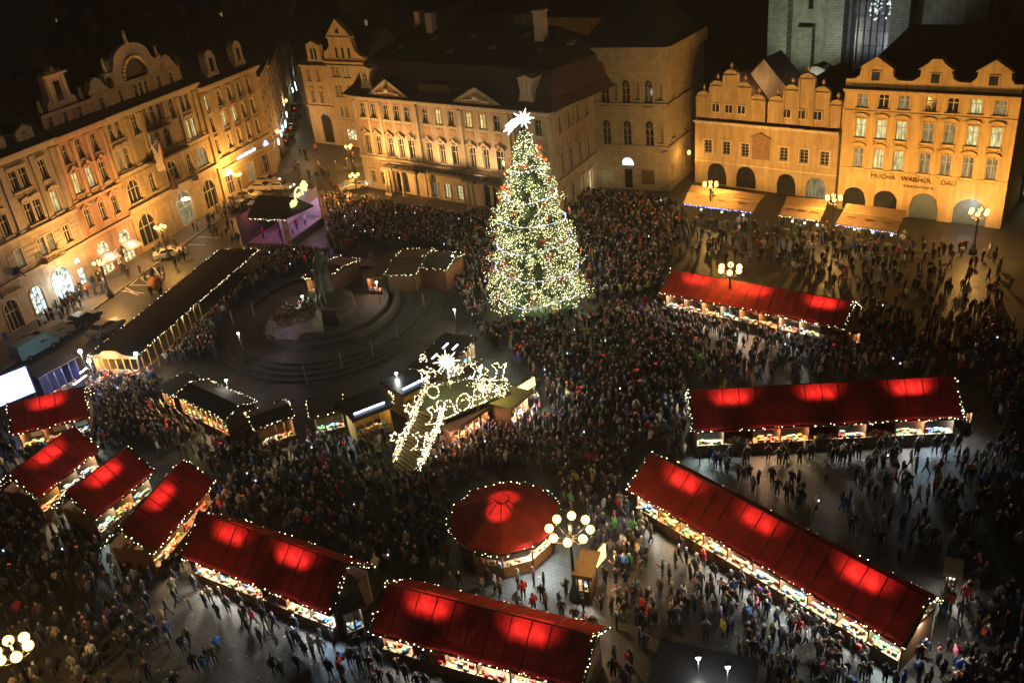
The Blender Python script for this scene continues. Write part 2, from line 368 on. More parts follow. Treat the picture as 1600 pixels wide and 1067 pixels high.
MB().add([(p.x, p.y, .004) for p in road], [tuple(range(len(road)))]).build('road', mat('setts', (.06, .055, .05), .5, .3, .6, .4, brick=(.25, .2, .03, 70)), kind='structure')
M_line = mat('road_paint', (.62, .60, .54), .7, .35, 5)
def marks(pts, wd=.20):
    mb = MB()
    for a, b in pts:
        a = at(*a); b = at(*b); d = (b - a).normalized(); n_ = Vector((-d.y, d.x, 0)) * wd / 2
        mb.add([(*(a - n_).xy, .009), (*(b - n_).xy, .009), (*(b + n_).xy, .009), (*(a + n_).xy, .009)], [(0, 1, 2, 3)])
    return mb
Z = lambda x, y: (x / 3.5575, 260 + y / 3.5575)
marks([(Z(650, 690), Z(800, 705)), (Z(720, 660), Z(880, 662)), (Z(690, 672), Z(750, 702)), (Z(780, 618), Z(850, 672)), (Z(720, 665), Z(770, 620)), (Z(790, 612), Z(900, 618)),
       (Z(1095, 392), Z(1215, 398)), (Z(1045, 435), Z(1140, 437)), (Z(780, 618), Z(905, 592)), (Z(850, 560), Z(905, 620)), (Z(690, 690), Z(770, 715))]).build('road_markings', M_line, kind='structure')

# ================================================================== BUILDINGS
lil = mat('plaster_lilac', (.40, .33, .29), .85, .22, .8, .15)
pink = mat('plaster_pink', (.45, .27, .20), .85, .22, .8, .15)
yell = mat('plaster_ochre', (.46, .35, .20), .85, .22, .8, .15)
ylw2 = mat('plaster_sand', (.44, .33, .20), .85, .22, .8, .15)
trimL = mat('trim_stone', (.48, .38, .28), .8, .2, 2, .2)
trimP = mat('trim_pink', (.50, .32, .24), .8, .2, 2, .2)
mat('stucco_pink', (.40, .23, .15), .85, .3, 3)
def rustic(f, x0, x1, z0, z1, step=.62, m=trimL, holes=()):
    """banded rustication: raised courses between the openings"""
    mb = MB(); z = z0
    while z + step * .85 < z1:
        zc = z + step / 2; segs = [(x0, x1)]
        for h in holes:
            if h[2] - .2 < zc < h[3] + .25:
                ns = []
                for a, b in segs:
                    if h[1] + .2 <= a or h[0] - .2 >= b: ns.append((a, b))
                    else:
                        if h[0] - .2 > a + .1: ns.append((a, h[0] - .2))
                        if h[1] + .2 < b - .1: ns.append((h[1] + .2, b))
                segs = ns
        for a, b in segs: mb.box(a, b, -.06, -.003, z, z + step * .88)
        z += step
    mb.build('stone_courses', m, f.r, kind='stuff')
def pilasters(f, us, z0, z1, m, w_=.5, d=.16):
    for u in us:
        mb = MB(); mb.box(u - w_ / 2, u + w_ / 2, -d, -.003, z0, z1); mb.box(u - w_ / 2 - .1, u + w_ / 2 + .1, -d - .1, -.004, z1 - .45, z1 - .05).box(u - w_ / 2 - .08, u + w_ / 2 + .08, -d - .08, -.004, z0, z0 + .3)
        mb.build('pilaster', m, f.r)
def statue(f, u, y, z, h=1.6, m=None):
    mb = MB(); mb.lathe([(0.01, 0), (.32 * h / 1.6, 0), (.3 * h / 1.6, .2), (.2 * h / 1.6, .5 * h), (.26 * h / 1.6, .72 * h), (.1 * h / 1.6, .8 * h), (.13 * h / 1.6, .9 * h), (.01, h)], 8)
    mb.tube((.1, 0, .7 * h), (.42, -.1, .95 * h), .07, .05); mb.tube((-.1, 0, .7 * h), (-.35, -.15, .5 * h), .07, .05)
    mb.build('statue', m or trimL, f.r, loc=(u, y, z))
def dormer(f, u, z, w_, h, m, y=.6, rise=.7, win=(.7, 1.1), depth=3, lit=None):
    mb = MB(); mb.prism([(-w_ / 2, 0), (w_ / 2, 0), (w_ / 2, h), (0, h + rise), (-w_ / 2, h)], 0, depth)
    o = mb.build('dormer', m, f.r, loc=(u, y, z))
    MB().prism([(-w_ / 2 - .2, h - .02), (0, h + rise), (w_ / 2 + .2, h - .02), (w_ / 2 + .2, h + .16), (0, h + rise + .2), (-w_ / 2 - .2, h + .16)], -.2, depth).build('dormer_roof', M_roofd, o)
    if win:
        MB().box(-win[0] / 2, win[0] / 2, -.05, -.004, .35, .35 + win[1]).build('pane', {None: M_glass, 'w': M_lit1, 'p': M_lit2}[lit], o)
        MB().box(-.03, .03, -.09, -.052, .35, .35 + win[1]).box(-win[0] / 2, win[0] / 2, -.09, -.052, .35 + win[1] * .6, .4 + win[1] * .6).build('window_frame', M_frame, o)

# --- A1 lilac corner block
A = Fac('apartment_building', 'lilac grey stucco block with two bright arched shop windows and paired windows', LP, LY)
A.w([13.2, 16.4, 17.9, 20.9], 15.5, 1.05, 2.3, trim=trimL, hood='flat')
A.w([9.2, 10.7, 13.2, 16.9, 18.3, 21.1], 11.5, 1.05, 2.5, trim=trimL, hood='arch', lit={5: 'p'})
A.w([9.4, 13.5, 17.0, 18.4, 21.2], 7.4, 1.05, 2.1, trim=trimL, lit={1: 'd', 2: 'd', 3: 'd'})
A.w([13.9], 2.0, 1.9, 3.2, arch='round', style='trip', lit={0: M_shopw}, trim=trimL, sill=False, name='shop_window')
A.w([18.1], 2.3, 3.1, 3.8, arch='round', style='trip', lit={0: M_shopw}, trim=trimL, sill=False, name='shop_window')
A.w([21.3], 1.7, 1.1, 2.1, lit={0: M_shopw}, sill=False, name='shop_window'); A.w([21.3], 3.7, 1.2, .8, arch='round', lit={0: M_shopw}, style='none', sill=False)
A.w([10.0], 1.9, 1.9, 3.6, arch='round', style='trip', trim=trimL, sill=False, name='door')
hs = list(A.holes); A.wall(-8, 23.5, 0, 18.3, lil); rustic(A, 11.8, 23.3, 5.9, 8.8, m=lil, holes=hs)
A.cornice(-8, 23.5, 18.3, trimL, .8, .8); A.string(-8, 23.5, 9.4, trimL, .35, .4); A.string(-8, 23.5, 5.3, trimL, .3, .35)
A.body(-8, 23.5, 14, 18.6, lil, M_roofd, (7, 24)); pilasters(A, [15.0, 19.7, 22.9], 9.8, 17.6, lil, .7)
dormer(A, 16.2, 18.7, 2.6, 1.6, trimL, .4); dormer(A, 20.4, 18.7, 2.6, 1.6, trimL, .4)
bal = MB()
for k in range(9): bal.tube((16.3 + k * .35, -.85, 5.75), (16.3 + k * .35, -.85, 6.3), .06)
bal.box(16.0, 19.4, -1.0, -.02, 5.55, 5.72).box(16.0, 19.4, -.95, -.75, 6.3, 6.42); bal.build('balcony', trimL, A.r)
bal = MB(); bal.box(8.6, 11.4, -1.2, -.02, 4.6, 4.85).box(8.6, 11.4, -1.15, -1.0, 5.6, 5.72)
for k in range(8): bal.tube((8.8 + k * .34, -1.05, 4.85), (8.8 + k * .34, -1.05, 5.6), .07)
bal.build('balcony', trimL, A.r)
mb = MB(); mb.ball((0, -.5, .5), .42, 8, 6).lathe([(.5, 0), (.3, .25), (.1, .3)], 8); mb.tube((.3, -.5, .2), (.6, -.6, -.5), .12, .08).build('figure_group', M_woodd, A.r, loc=(12.2, 0, 6))
lamp(A.r, (17.2, -1.4, 2.6), 420, (.75, 1, .95), .4)
# --- A2 pink block with pedimented dormer
A = Fac('apartment_building', 'pink stucco building with a tall pedimented dormer and two lit windows', lf(23.5), LY)
A.w([1.3, 3.8, 6.5], 16.1, 1.0, 2.3, trim=trimP, hood='flat')
A.w([1.6, 4.1, 6.5], 12.4, 1.1, 2.5, trim=trimP, hood='wave', lit={0: 'w', 1: 'p'})
A.w([1.7, 4.3, 6.7], 7.9, 1.0, 2.3, trim=trimP, hood='wave')
A.w([2.4, 6.6], 3.6, 2.2, 1.7, arch='round', style='none', lit={0: M_shopy, 1: M_shopy}, sill=False, name='shop_window')
A.w([2.4, 6.6], 1.15, 2.2, 2.0, lit={0: M_shopy, 1: M_shopy}, style='trip', sill=False, name='shop_window')
A.w([4.5], 1.4, .8, 2.3, lit={0: M_shopy}, sill=False, name='shop_window')
hs = list(A.holes); rustic(A, .1, 8.5, .2, 5.2, m=pink, holes=hs); A.wall(0, 8.6, 0, 18.2, pink); A.cornice(0, 8.6, 18.2, trimP, .8, .8); A.string(0, 8.6, 9.9, trimP, .3, .35); A.string(0, 8.6, 5.3, trimP, .3, .4)
pilasters(A, [.35, 2.8, 5.3, 8.1], 10.4, 17.5, trimP, .5)
A.w([1.2, 3.7, 6.2], 19.9, .8, 1.5, frame=M_frame, trim=trimP); A.wall(0, 8.6, 18.6, 21.0, pink, 'attic_wall', .5)
for c in A.r.children:
    if c.name.startswith('window') and 19 < c.location.z + .75 < 20.5: c.location.y = .5
A.cornice(0, 8.6, 21.0, trimP, .3, .4, .5); A.body(0, 8.6, 14, 18.6, pink, M_roof, (6, 24.5))
gb = MB(); gb.prism([(1.6, 21.2), (6.6, 21.2), (6.4, 22.0), (5.8, 22.4), (5.6, 25.0), (5.2, 25.5), (4.6, 25.3), (4.1, 26.0), (3.5, 25.3), (2.9, 25.5), (2.5, 25.0), (2.3, 22.4), (1.8, 22.0)], .6, 1.6)
g = gb.build('gable', trimP, A.r); MB().box(3.6, 4.5, .52, .597, 22.0, 24.2).build('pane', M_glass, g)
MB().box(2.1, 6.0, .3, .59, 24.9, 25.15).box(2.6, 3.1, .45, .59, 21.8, 24.9).box(5.0, 5.5, .45, .59, 21.8, 24.9).build('surround', trimL, g)
for u in (.7, 7.6): statue(A, u, .9, 21.3, 1.5)
for u in (2.4, 6.6):
    aw = MB(); aw.add([(u - 1.2, -.05, 2.75), (u + 1.2, -.05, 2.75), (u + 1.3, -1.3, 2.05), (u - 1.3, -1.3, 2.05), (u + 1.3, -1.3, 1.85), (u - 1.3, -1.3, 1.85)], [(0, 1, 2, 3), (3, 2, 4, 5)])
    aw.build('awning', mat('awning_white', (.5, .48, .5), .7), A.r)
lamp(A.r, (2.4, -.9, 2.9), 90, (1, .8, .5), .3); lamp(A.r, (6.6, -.9, 2.9), 90, (1, .8, .5), .3)
# --- A3 large central block with the arched gable
A = Fac('office_building', 'ochre art nouveau building with big round arched gable and a hanging flag', lf(32.2), LY)
A.w([1.1, 2.5, 16.1, 17.4], 16.4, .95, 2.2, trim=trimL); A.w([5.8, 13.8], 16.3, 1.2, 2.7, arch='round', trim=trimL); A.w([8.2, 9.6, 11.0], 16.6, .9, 2.4, trim=trimL)
A.w([1.2, 2.6, 16.2, 17.4], 12.7, 1.0, 2.7, trim=trimL, hood='arch', lit={2: 'w', 3: 'p', 0: 'd'}); A.w([7.6, 9.4, 11.2], 12.9, 1.2, 3.0, arch='round', trim=trimL, lit={0: 'd'})
A.w([2.0, 10.3, 17.5], 8.4, 2.5, 2.9, arch='round', style='trip', trim=trimL, lit={2: 'd'}); A.w([5.9, 14.4], 8.4, 1.2, 2.6, arch='round', trim=trimL)
A.w([2.5], 2.8, 3.6, 4.2, arch='round', style='trip', sill=False, name='shop_window', trim=trimL)
A.w([11.0], 2.8, 3.2, 4.8, arch='round', style='grid', sill=False, lit={0: M_lit3}, name='door', trim=trimL)
A.w([17.2], 2.7, 3.0, 4.2, arch='round', style='trip', sill=False, lit={0: None}, name='shop_window', trim=trimL)
hs = list(A.holes); A.wall(0, 20, 0, 18.3, yell); rustic(A, .2, 19.8, 6.7, 10.4, m=yell, holes=hs); rustic(A, .2, 19.8, .2, 5.6, .8, m=yell, holes=hs)
A.cornice(0, 20, 18.3, trimL, .9, .8); A.string(0, 20, 10.7, trimL, .35, .35); A.string(0, 20, 5.8, trimL, .4, .6)
pilasters(A, [4.2, 7.0, 12.0, 15.2, 19.2], 11.2, 17.6, yell, .6, .25)
A.w([1.6, 15.9], 20.0, .9, 1.7, arch='round', trim=trimL); A.w([5.2, 8.2, 9.3, 10.4, 13.2], 20.0, .75, 1.8, trim=trimL)
for c in A.r.children:
    if c.name.startswith('window') and c.location.z > 18.6: c.location.y = .5
A.wall(0, 18.3, 18.6, 21.6, yell, 'attic_wall', .5); A.body(0, 20, 15, 18.6, yell, M_roof, (7, 25))
for c_ in (1.6, 15.9):
    A_ = MB(); A_.prism([(-1.9, 21.5), (1.9, 21.5), (1.5, 22.0), (1.2, 22.2), (.9, 22.9), (0, 23.3), (-.9, 22.9), (-1.2, 22.2), (-1.5, 22.0)], .52, 1.4); A_.build('gable', trimL, A.r, loc=(c_, 0, 0))
    A_ = MB(); A_.lathe([(.55, 0), (.75, .5), (.6, 1.1), (.2, 1.5), (.05, 1.9)], 8).build('turret', M_woodd, A.r, loc=(c_ + (2.4 if c_ < 5 else 2.3), .8, 21.4))
N = 16; out = [(3.4, 21.6), (3.4, 23.3), (5.0, 23.2), (5.6, 23.9)] + [(9.3 - 3.6 * math.cos(math.pi * t / N), 24.0 + 2.0 * math.sin(math.pi * t / N)) for t in range(1, N)] + [(13.0, 23.9), (13.6, 23.2), (15.0, 23.5), (15.0, 21.6)]
inn = [(9.3 - 2.5 * math.cos(math.pi * t / N), 21.8 + 2.6 * math.sin(math.pi * t / N)) for t in range(N + 1)]
gm = MB()
poly = out + [(inn[-1][0], 21.6)] + inn[::-1] + [(inn[0][0], 21.6)]
gm.prism(poly, .52, 1.3); g = gm.build('gable', trimL, A.r); gm = None
MB().prism([(x, z) for x, z in inn], 1.0, 1.1).build('pane', mat('mosaic', (.14, .11, .07), .6, .6, 4), g)
rim = MB()
for (x0, z0), (x1, z1) in zip(inn, inn[1:]): rim.tube((x0, .5, z0), (x1, .5, z1), .28, .28, 6)
rim.build('arch_moulding', mat('gable_rim', (.6, .46, .26), .8, .15), g)
statue(A, 9.3, .8, 26.0, 1.7); statue(A, 4.1, .8, 23.4, 1.8); statue(A, 5.0, 1.0, 23.5, 1.2); statue(A, 14.6, .8, 23.5, 1.3)
mb = MB(); mb.box(5.5, 13.5, -1.5, -.02, 10.9, 11.2)
for k in range(22): mb.tube((5.7 + k * .36, -1.35, 11.2), (5.7 + k * .36, -1.35, 12.0), .06)
mb.box(5.5, 13.5, -1.45, -1.25, 12.0, 12.12).build('balcony', M_woodd, A.r)
mb = MB(); mb.box(7.2, 11.4, -1.2, -.02, 14.8, 15.0)
for k in range(14): mb.tube((7.3 + k * .3, -1.1, 15.0), (7.3 + k * .3, -1.1, 15.7), .05)
mb.box(7.2, 11.4, -1.15, -1.0, 15.7, 15.8).build('balcony', M_woodd, A.r)
for u in (9.2, 14.0):
    mb = MB(); mb.lathe([(.5, 0), (.55, .4), (.3, 1.2), (.35, 1.8), (.15, 2.0), (.2, 2.3), (.02, 2.5)], 8); mb.tube((.2, 0, 1.6), (.7, -.3, 1.2), .12, .09).build('statue', M_woodd, A.r, loc=(u, -.6, 5.9 if u > 12 else 6.2))
fl = root('flag', 'long tricolour flag with a blue wedge hanging off the ochre facade balcony', 'flag', lf(38.2, -1.5, 0), R_(LY))
MB().tube((0, .9, 12.4), (0, -.9, 13.8), .04).build('flagpole', M_white, fl)
fb = MB()
for k in range(6):
    y0 = -.75 + .03 * math.sin(k); z0 = 13.6 - k * .65; x0 = .12 * math.sin(k * 1.1)
    fb.add([(x0 - .05, .1, z0), (x0 + .85, -.5, z0 + .25 if k == 0 else z0), (.12 * math.sin(k * 1.1 + 1.1) + .85, -.5, z0 - .65), (.12 * math.sin(k * 1.1 + 1.1) - .05, .1, z0 - .65)], [(0, 1, 2, 3)], 0)
    fb.add([(x0 + .85, -.5, z0), (x0 + 1.6, -.2, z0), (.12 * math.sin(k * 1.1 + 1.1) + 1.6, -.2, z0 - .65), (.12 * math.sin(k * 1.1 + 1.1) + .85, -.5, z0 - .65)], [(0, 1, 2, 3)], 1)
fb.add([(-.06, .06, 13.7), (.9, -.56, 13.7), (.45, -.3, 12.0)], [(0, 1, 2)], 2)
fb.build('cloth', [mat('flag_white', (.5, .42, .32)), mat('flag_red', (.45, .08, .03)), mat('flag_blue', (.07, .06, .10))], fl)
lamp(A.r, (11.0, -1.0, 3.6), 160, (1, .85, .6), .3)
lt = MB(); lt.ball((11.0, -.5, 4.1), .28).ball((10.3, -.5, 4.2), .2).ball((11.6, -.5, 3.9), .2).build('door_lantern', emat('lantern_white', (1, .85, .6), 8), A.r)
# --- A4
A = Fac('apartment_building', 'sandy block at the street corner with a glowing sign strip over its ground floor', lf(52.3), LY)
A.w([1.5, 4.9, 7.6, 10.3, 13.0], 15.1, 1.0, 2.1, trim=trimL, hood='flat', lit={0: M_lit2})
A.w([1.5, 4.9, 7.6, 10.3, 13.0], 11.9, 1.0, 2.2, trim=trimL, hood='arch', lit={1: 'p', 2: 'p'})
A.w([1.5, 4.9, 7.6, 10.3, 13.0], 8.6, 1.0, 2.2, trim=trimL, hood='flat')
A.w([2.6, 8.5, 13.2], 2.4, 2.0, 3.0, style='trip', trim=trimL, lit={1: 'd'}, sill=False, name='shop_window')
hs = list(A.holes); A.wall(0, 16, 0, 17.4, ylw2); rustic(A, 1.0, 15.8, .2, 4.8, m=ylw2, holes=hs); A.cornice(0, 16, 17.4, trimL, .9, .8); A.string(0, 16, 6.4, trimL, .3, .35); A.string(0, 16, 4.9, trimL, .25, .3)
pilasters(A, [.5], .1, 16.8, ylw2, .9, .3); A.body(0, 16, 14, 17.8, ylw2, M_roof, (7, 23.5))
gb = MB(); gb.prism([(-1.6, 0), (1.6, 0), (1.5, .5), (1.1, .9), (1.1, 3.0), (.8, 3.6), (0, 3.9), (-.8, 3.6), (-1.1, 3.0), (-1.1, .9), (-1.5, .5)], 0, 1.2)
g = gb.build('gable', trimL, A.r, loc=(5.2, .2, 18.2)); MB().box(-.4, .4, -.08, -.003, .8, 2.7).build('pane', M_glass, g); MB().box(-1.0, -.6, -.2, -.003, .5, 3.0).box(.6, 1.0, -.2, -.003, .5, 3.0).build('pilaster', trimL, g)
g = gb.build('gable', trimL, A.r, loc=(12.6, .2, 18.2)); MB().box(-.4, .4, -.08, -.003, .8, 2.7).build('pane', M_glass, g)
x = 5.6; sg = MB()
while x < 10.8:
    ww = rnd.uniform(.18, .4); sg.box(x, x + ww, -.2, -.1, 5.35, 5.35 + rnd.uniform(.28, .4)); x += ww + .09
sg.build('sign_letters', emat('neon_white', (.6, .75, 1), 4), A.r)
MB().prism([(1.9, 3.9), (3.2, 3.9), (3.0, 4.4), (2.55, 4.75), (2.1, 4.4)], -.3, -.1).build('logo_sign', emat('neon_blue', (.45, .5, 1), 4), A.r)
MB().prism([(13.4, 5.2), (14.6, 5.2), (14.4, 5.6), (14.0, 6.0), (13.6, 5.6)], -.3, -.1).build('logo_sign', emat('neon_blue', (.45, .5, 1), 4), A.r)

# --- street receding beyond
def street_house(P, yaw, Lg, h, m, label, rows=4, cols=4, D=12, signs=()):
    S = Fac('town_house', label, P, yaw)
    for r_ in range(rows):
        us = [Lg * (k + .5) / cols for k in range(cols)]
        S.w(us, 5.2 + r_ * (h - 6) / rows + .6, 1.0, 1.8, lit={rnd.randrange(cols): 'd'} if rnd.random() < .5 else {}, trim=trimL)
    S.w([Lg * (k + .5) / max(1, cols // 2) for k in range(max(1, cols // 2))], 1.9, 2.4, 2.6, arch='round', style='trip', lit={0: M_lit3}, sill=False, name='shop_window')
    S.wall(0, Lg, 0, h, m); S.cornice(0, Lg, h, trimL, .6, .6); S.body(0, Lg, D, h + .3, m, M_roofd, (D / 2, h + 5)); S.string(0, Lg, 4.1, trimL)
    for u, z, c in signs: MB().box(u - .5, u + .5, -.9, -.75, z, z + .9).build('shop_sign', emat('sign_' + c, {'w': (.8, .9, 1), 'g': (.5, 1, .7), 'b': (.5, .6, 1)}[c], 5), S.r)
    return S
B0 = lf(68.5)
s1 = street_house(lf(68.4, .3), 96, 17, 15.5, ylw2, 'dim ochre house first along the receding street after the corner block', signs=[(4, 3.6, 'w'), (10, 3.6, 'w'), (14, 3.6, 'w')])
q_ = lf(68.4, .3) + Vector((math.cos(R_(96)), math.sin(R_(96)), 0)) * 17.1
s2 = street_house(q_, 97, 20, 14.5, lil, 'dim grey house second along the receding street with a green shop sign', signs=[(2, 3.0, 'g'), (3.4, 3.0, 'g'), (9, 3.4, 'w')])
q_ = q_ + Vector((math.cos(R_(97)), math.sin(R_(97)), 0)) * 20.1
s3 = street_house(q_, 97, 26, 14, ylw2, 'dim brown house third along the receding street beside the white lanterns', signs=[(14, 3.2, 'w')])
q_ = q_ + Vector((math.cos(R_(97)), math.sin(R_(97)), 0)) * 26.1
s4 = street_house(q_, 98, 60, 14, lil, 'faint far house closing the receding street on the dark roof side', cols=8, signs=[(14, 3.2, 'w')])
s5 = street_house((-42.5, 212.6), -77.5, 40, 12.5, yell, 'dim side street house behind the cream gabled corner house', cols=7, signs=[(4, 3, 'w'), (9, 3, 'g')])
s6 = street_house((-54.5, 300), -82, 84, 13, yell, 'pale green lit far house row beyond the gable peak', cols=10, signs=[(60, 3, 'g'), (75, 3, 'w')])
s7 = street_house((-75, 330), 0, 40, 16, ylw2, 'far block facing down the receding street between two white lamps')
lamp(s5.r, (6, -5, 4), 700, (.8, 1, .7), .3); lamp(s1.r, (12, -4, 5), 700, (1, .55, .2), .3)
# --- gabled corner house
cream = mat('plaster_cream', (.50, .39, .25), .85, .18, .8, .12)
A = Fac('corner_house', 'cream corner house with stepped triangular gable and tall arched passage', at(501, 224), -38)
A.w([.35, 2.8], 12.35, .85, 1.9, trim=cream); A.w([.5, 2.8], 8.65, .85, 2.0, trim=cream, hood='arch')
A.w([6.9, 7.9, 9.7, 10.6], 13.2, .7, 1.8, lit={2: 'd', 3: 'd'}); A.w([6.9, 7.9], 9.9, .7, 2.0); A.w([10.0, 11.2], 9.9, .7, 2.0)
A.w([7.2, 8.4, 10.4], 6.2, .7, 1.6); A.w([2.6], 2.9, 2.7, 5.4, arch='round', style='none', sill=False, name='archway')
A.w([8.6], 2.2, 2.4, 1.9, style='trip', lit={0: M_shopy}, sill=False, name='shop_window')
A.wall(-1.4, 5.3, 0, 14.1, cream); A.holes = []
S_ = A; A.cornice(-1.4, 5.3, 14.1, cream, .5, .5)
A.w([6.9, 7.9, 9.7, 10.6], 13.2, .7, 1.8) if False else None
hol = [(u - .35, u + .35, 12.3, 14.1) for u in (6.9, 7.9, 9.7, 10.6)] + [(u - .35, u + .35, 8.9, 10.9) for u in (6.9, 7.9, 10.0, 11.2)] + [(u - .35, u + .35, 5.4, 7.0) for u in (7.2, 8.4, 10.4)] + [(7.4, 9.8, 1.25, 3.15)]
walls(hol, 5.3, 14.6, 0, 14.9).build('wall', cream, A.r)
A.cornice(5.3, 14.6, 14.9, cream, .5, .5); A.string(-1.4, 5.3, 6.8, cream, .3, .3); A.string(5.3, 14.6, 4.6, cream)
g = MB().prism([(5.1, 15.1), (14.6, 15.1), (14.7, 15.8), (13.6, 16.2), (12.8, 16.9), (12.4, 18.2), (12.3, 18.9), (12.6, 19.1), (9.3, 22.0), (6.4, 19.1), (6.8, 18.9), (6.9, 17.6), (6.2, 16.9), (5.4, 16.6)], .05, 1.0).build('gable', cream, A.r)
MB().box(6.5, 12.5, -.15, .046, 18.9, 19.1).build('cornice', cream, g)
for u in (8.5, 10, 11.5): MB().box(u - .25, u + .25, -.03, .046, 15.6, 17.3).build('pane', M_glass, g)
MB().prism([(8.9, 19.8), (9.9, 19.6), (9.6, 20.6)], -.03, .046).build('pane', M_glass, g)
g = MB().prism([(.5, 14.5), (5.0, 14.5), (4.3, 15.4), (4.2, 17.6), (2.4, 18.3), (.9, 17.6), (1.0, 15.4)], .05, 1.0).build('gable', cream, A.r)
for u in (2.2, 3.1): MB().box(u - .25, u + .25, -.03, .046, 15.2, 17.0).build('pane', M_glass, g)
A.body(-1.4, 14.6, 12, 14.4, cream, M_roofd, (6, 19.5))
# --- palace
kin = mat('palace_cream', (.47, .38, .28), .85, .16, .8, .1)
ktr = mat('palace_trim', (.52, .44, .34), .8, .15, 2, .15)
KP = at(573, 292)
A = Fac('rococo_palace', 'wide cream and pink palace with two triangular pediments and a dark mansard roof', KP, -41)
cols = [2.1, 4.4, 7.0, 9.2, 11.3, 14.8, 17.3, 19.7, 22.9, 25.3, 27.8, 32.0, 34.6]
A.w(cols, 12.1, 1.05, 2.0, trim=ktr, lit={5: None, 6: 'w', 8: 'w', 9: 'w'})
A.w(cols, 7.0, 1.15, 2.7, trim=ktr, hood='wave')
A.w([2.1, 4.3, 32.4, 34.8], 1.9, 1.0, 1.9, trim=ktr, hood='flat'); A.w([14.8, 17.3, 19.7], 1.5, 1.1, 2.1, style='grid', lit={0: 'd', 1: 'p', 2: 'p'}, trim=ktr)
A.w([8.3, 25.2], 1.9, 2.4, 3.6, arch='round', style='none', sill=False, name='portal')
A.wall(0, 36.9, 0, 14.0, kin)
stp = MATS['stucco_pink']
mb = MB()
for u in cols: mb.box(u - .75, u + .75, -.05, -.003, 13.3, 13.75); mb.box(u - .6, u + .6, -.05, -.003, 9.6, 10.5)
mb.build('stucco_panels', stp, A.r, kind='stuff')
A.cornice(0, 36.9, 14.0, ktr, .7, .6); A.string(0, 36.9, 4.9, ktr, .35, .4); pilasters(A, [.4, 3.3, 5.8, 13.2, 21.4, 29.6, 30.8, 36.4], 5.4, 13.5, ktr, .55, .2)
for a, b, c in ((3.7, 12.8, 16.9), (20.0, 29.8, 16.7)):
    o = MB().prism([(a, 14.25), (b, 14.25), ((a + b) / 2, c)], -.35, 1.6).build('pediment', ktr, A.r)
    MB().prism([(a + 1.5, 14.5), (b - 1.5, 14.5), ((a + b) / 2, c - .75)], -.42, -.352).build('relief', stp, o)
    mm = (a + b) / 2; rl = MB()
    for k in range(9): rl.ball((mm + (k - 4) * .55, -.5, 14.9 + .25 * (1.2 - abs(k - 4) * .25)), .2, 6, 4)
    rl.ball((mm, -.5, 15.5), .4, 8, 5).build('coat_of_arms', ktr, o)
    MB().prism([(a - .4, 14.05), (b + .4, 14.05), (b + .4, 14.25), (mm, c + .25), (a - .4, 14.25)], -.5, 1.5).build('cornice', ktr, o) if False else None
    MB().add([(a - .3, -.5, 14.3), (mm, -.5, c + .12), (mm, 3.0, c + .12), (a - .3, 2.2, 14.3), (b + .3, -.5, 14.3), (b + .3, 2.2, 14.3)], [(0, 1, 2, 3), (1, 4, 5, 2)]).build('pediment_roof', M_roofd, o)
mr = MB(); xa, xb = -1.2, 37.4   # mansard roof, hipped
lv = [(-.7, 14.35, 0), (1.2, 15.6, 1.0), (3.2, 18.6, 2.2), (11, 22.5, 7)]
def ring(y, z, ins, D=22): return [(xa + ins, y, z), (xb - ins, y, z), (xb - ins, D - y, z), (xa + ins, D - y, z)]
for (y0, z0, i0), (y1, z1, i1) in zip(lv, lv[1:]):
    a_ = ring(y0, z0, i0); b_ = ring(y1, z1, i1)
    mr.add(a_ + b_, [(k, (k + 1) % 4, 4 + (k + 1) % 4, 4 + k) for k in range(4)])
mr.build('roof', M_roof, A.r)
MB().box(0, 36.9, 21.5, 21.8, 0, 14.2).box(0, .3, .36, 21.4, 0, 14.2).build('side_wall', kin, A.r)
def oval_dormer(par, u, y, z, rz=0):
    o = MB().prism([(-1.3, 0), (1.3, 0), (1.0, .5), (.85, 1.2), (1.0, 2.4), (1.2, 2.9), (.6, 3.1), (0, 3.3), (-.6, 3.1), (-1.2, 2.9), (-1.0, 2.4), (-.85, 1.2), (-1.0, .5)], 0, 2.2).build('dormer', ktr, par, loc=(u, y, z), rz=rz)
    MB().prism([(.42 * math.cos(t * math.pi / 5), 1.6 + .62 * math.sin(t * math.pi / 5)) for t in range(10)], -.06, -.003).build('pane', M_glass, o)
    MB().box(-.4, .4, -.1, -.062, 1.57, 1.63).box(-.03, .03, -.1, -.062, 1.0, 2.2).build('window_frame', M_white, o)
oval_dormer(A.r, 3.2, .5, 15.1); oval_dormer(A.r, 32.6, .5, 15.1)
MB().box(13.5, 19.3, .8, 3.4, 14.7, 16.4).build('long_dormer', M_roof, A.r)
ch = MB().box(29.0, 30.4, 8.0, 9.2, 19.5, 24.6).box(28.85, 30.55, 7.85, 9.35, 24.6, 24.9).build('chimney', trimL, A.r)
MB().box(8.6, 9.8, 9.0, 10, 19.5, 24.2).build('chimney', trimL, A.r)
for k_, (u, t) in enumerate(((6, .35), (11, .6), (16, .3), (18, .7), (23, .45), (27, .75), (31, .4), (35, .6))):
    y_, z_ = 3.2 + 7.8 * t, 18.6 + 3.9 * t; MB().box(-.5, .5, -.4, .4, .05, .22).build('skylight', mat('skylight_glass', (.2, .2, .2), .2), A.r, loc=(u, y_, z_)).rotation_euler = (math.atan(3.9 / 7.8), 0, 0)
for u, h_ in ((5, 1.4),):
    MB().box(u - .5, u + .5, 11, 11.9, 21, 22.5 + h_).box(u - .6, u + .6, 10.9, 12, 22.5 + h_, 22.7 + h_).build('chimney', trimL, A.r)
bl = MB().box(5.9, 13.2, -2.0, -.02, 4.1, 4.5).box(13.2, 22.0, -1.2, -.02, 4.1, 4.5).box(22.0, 29.0, -2.0, -.02, 4.1, 4.5)
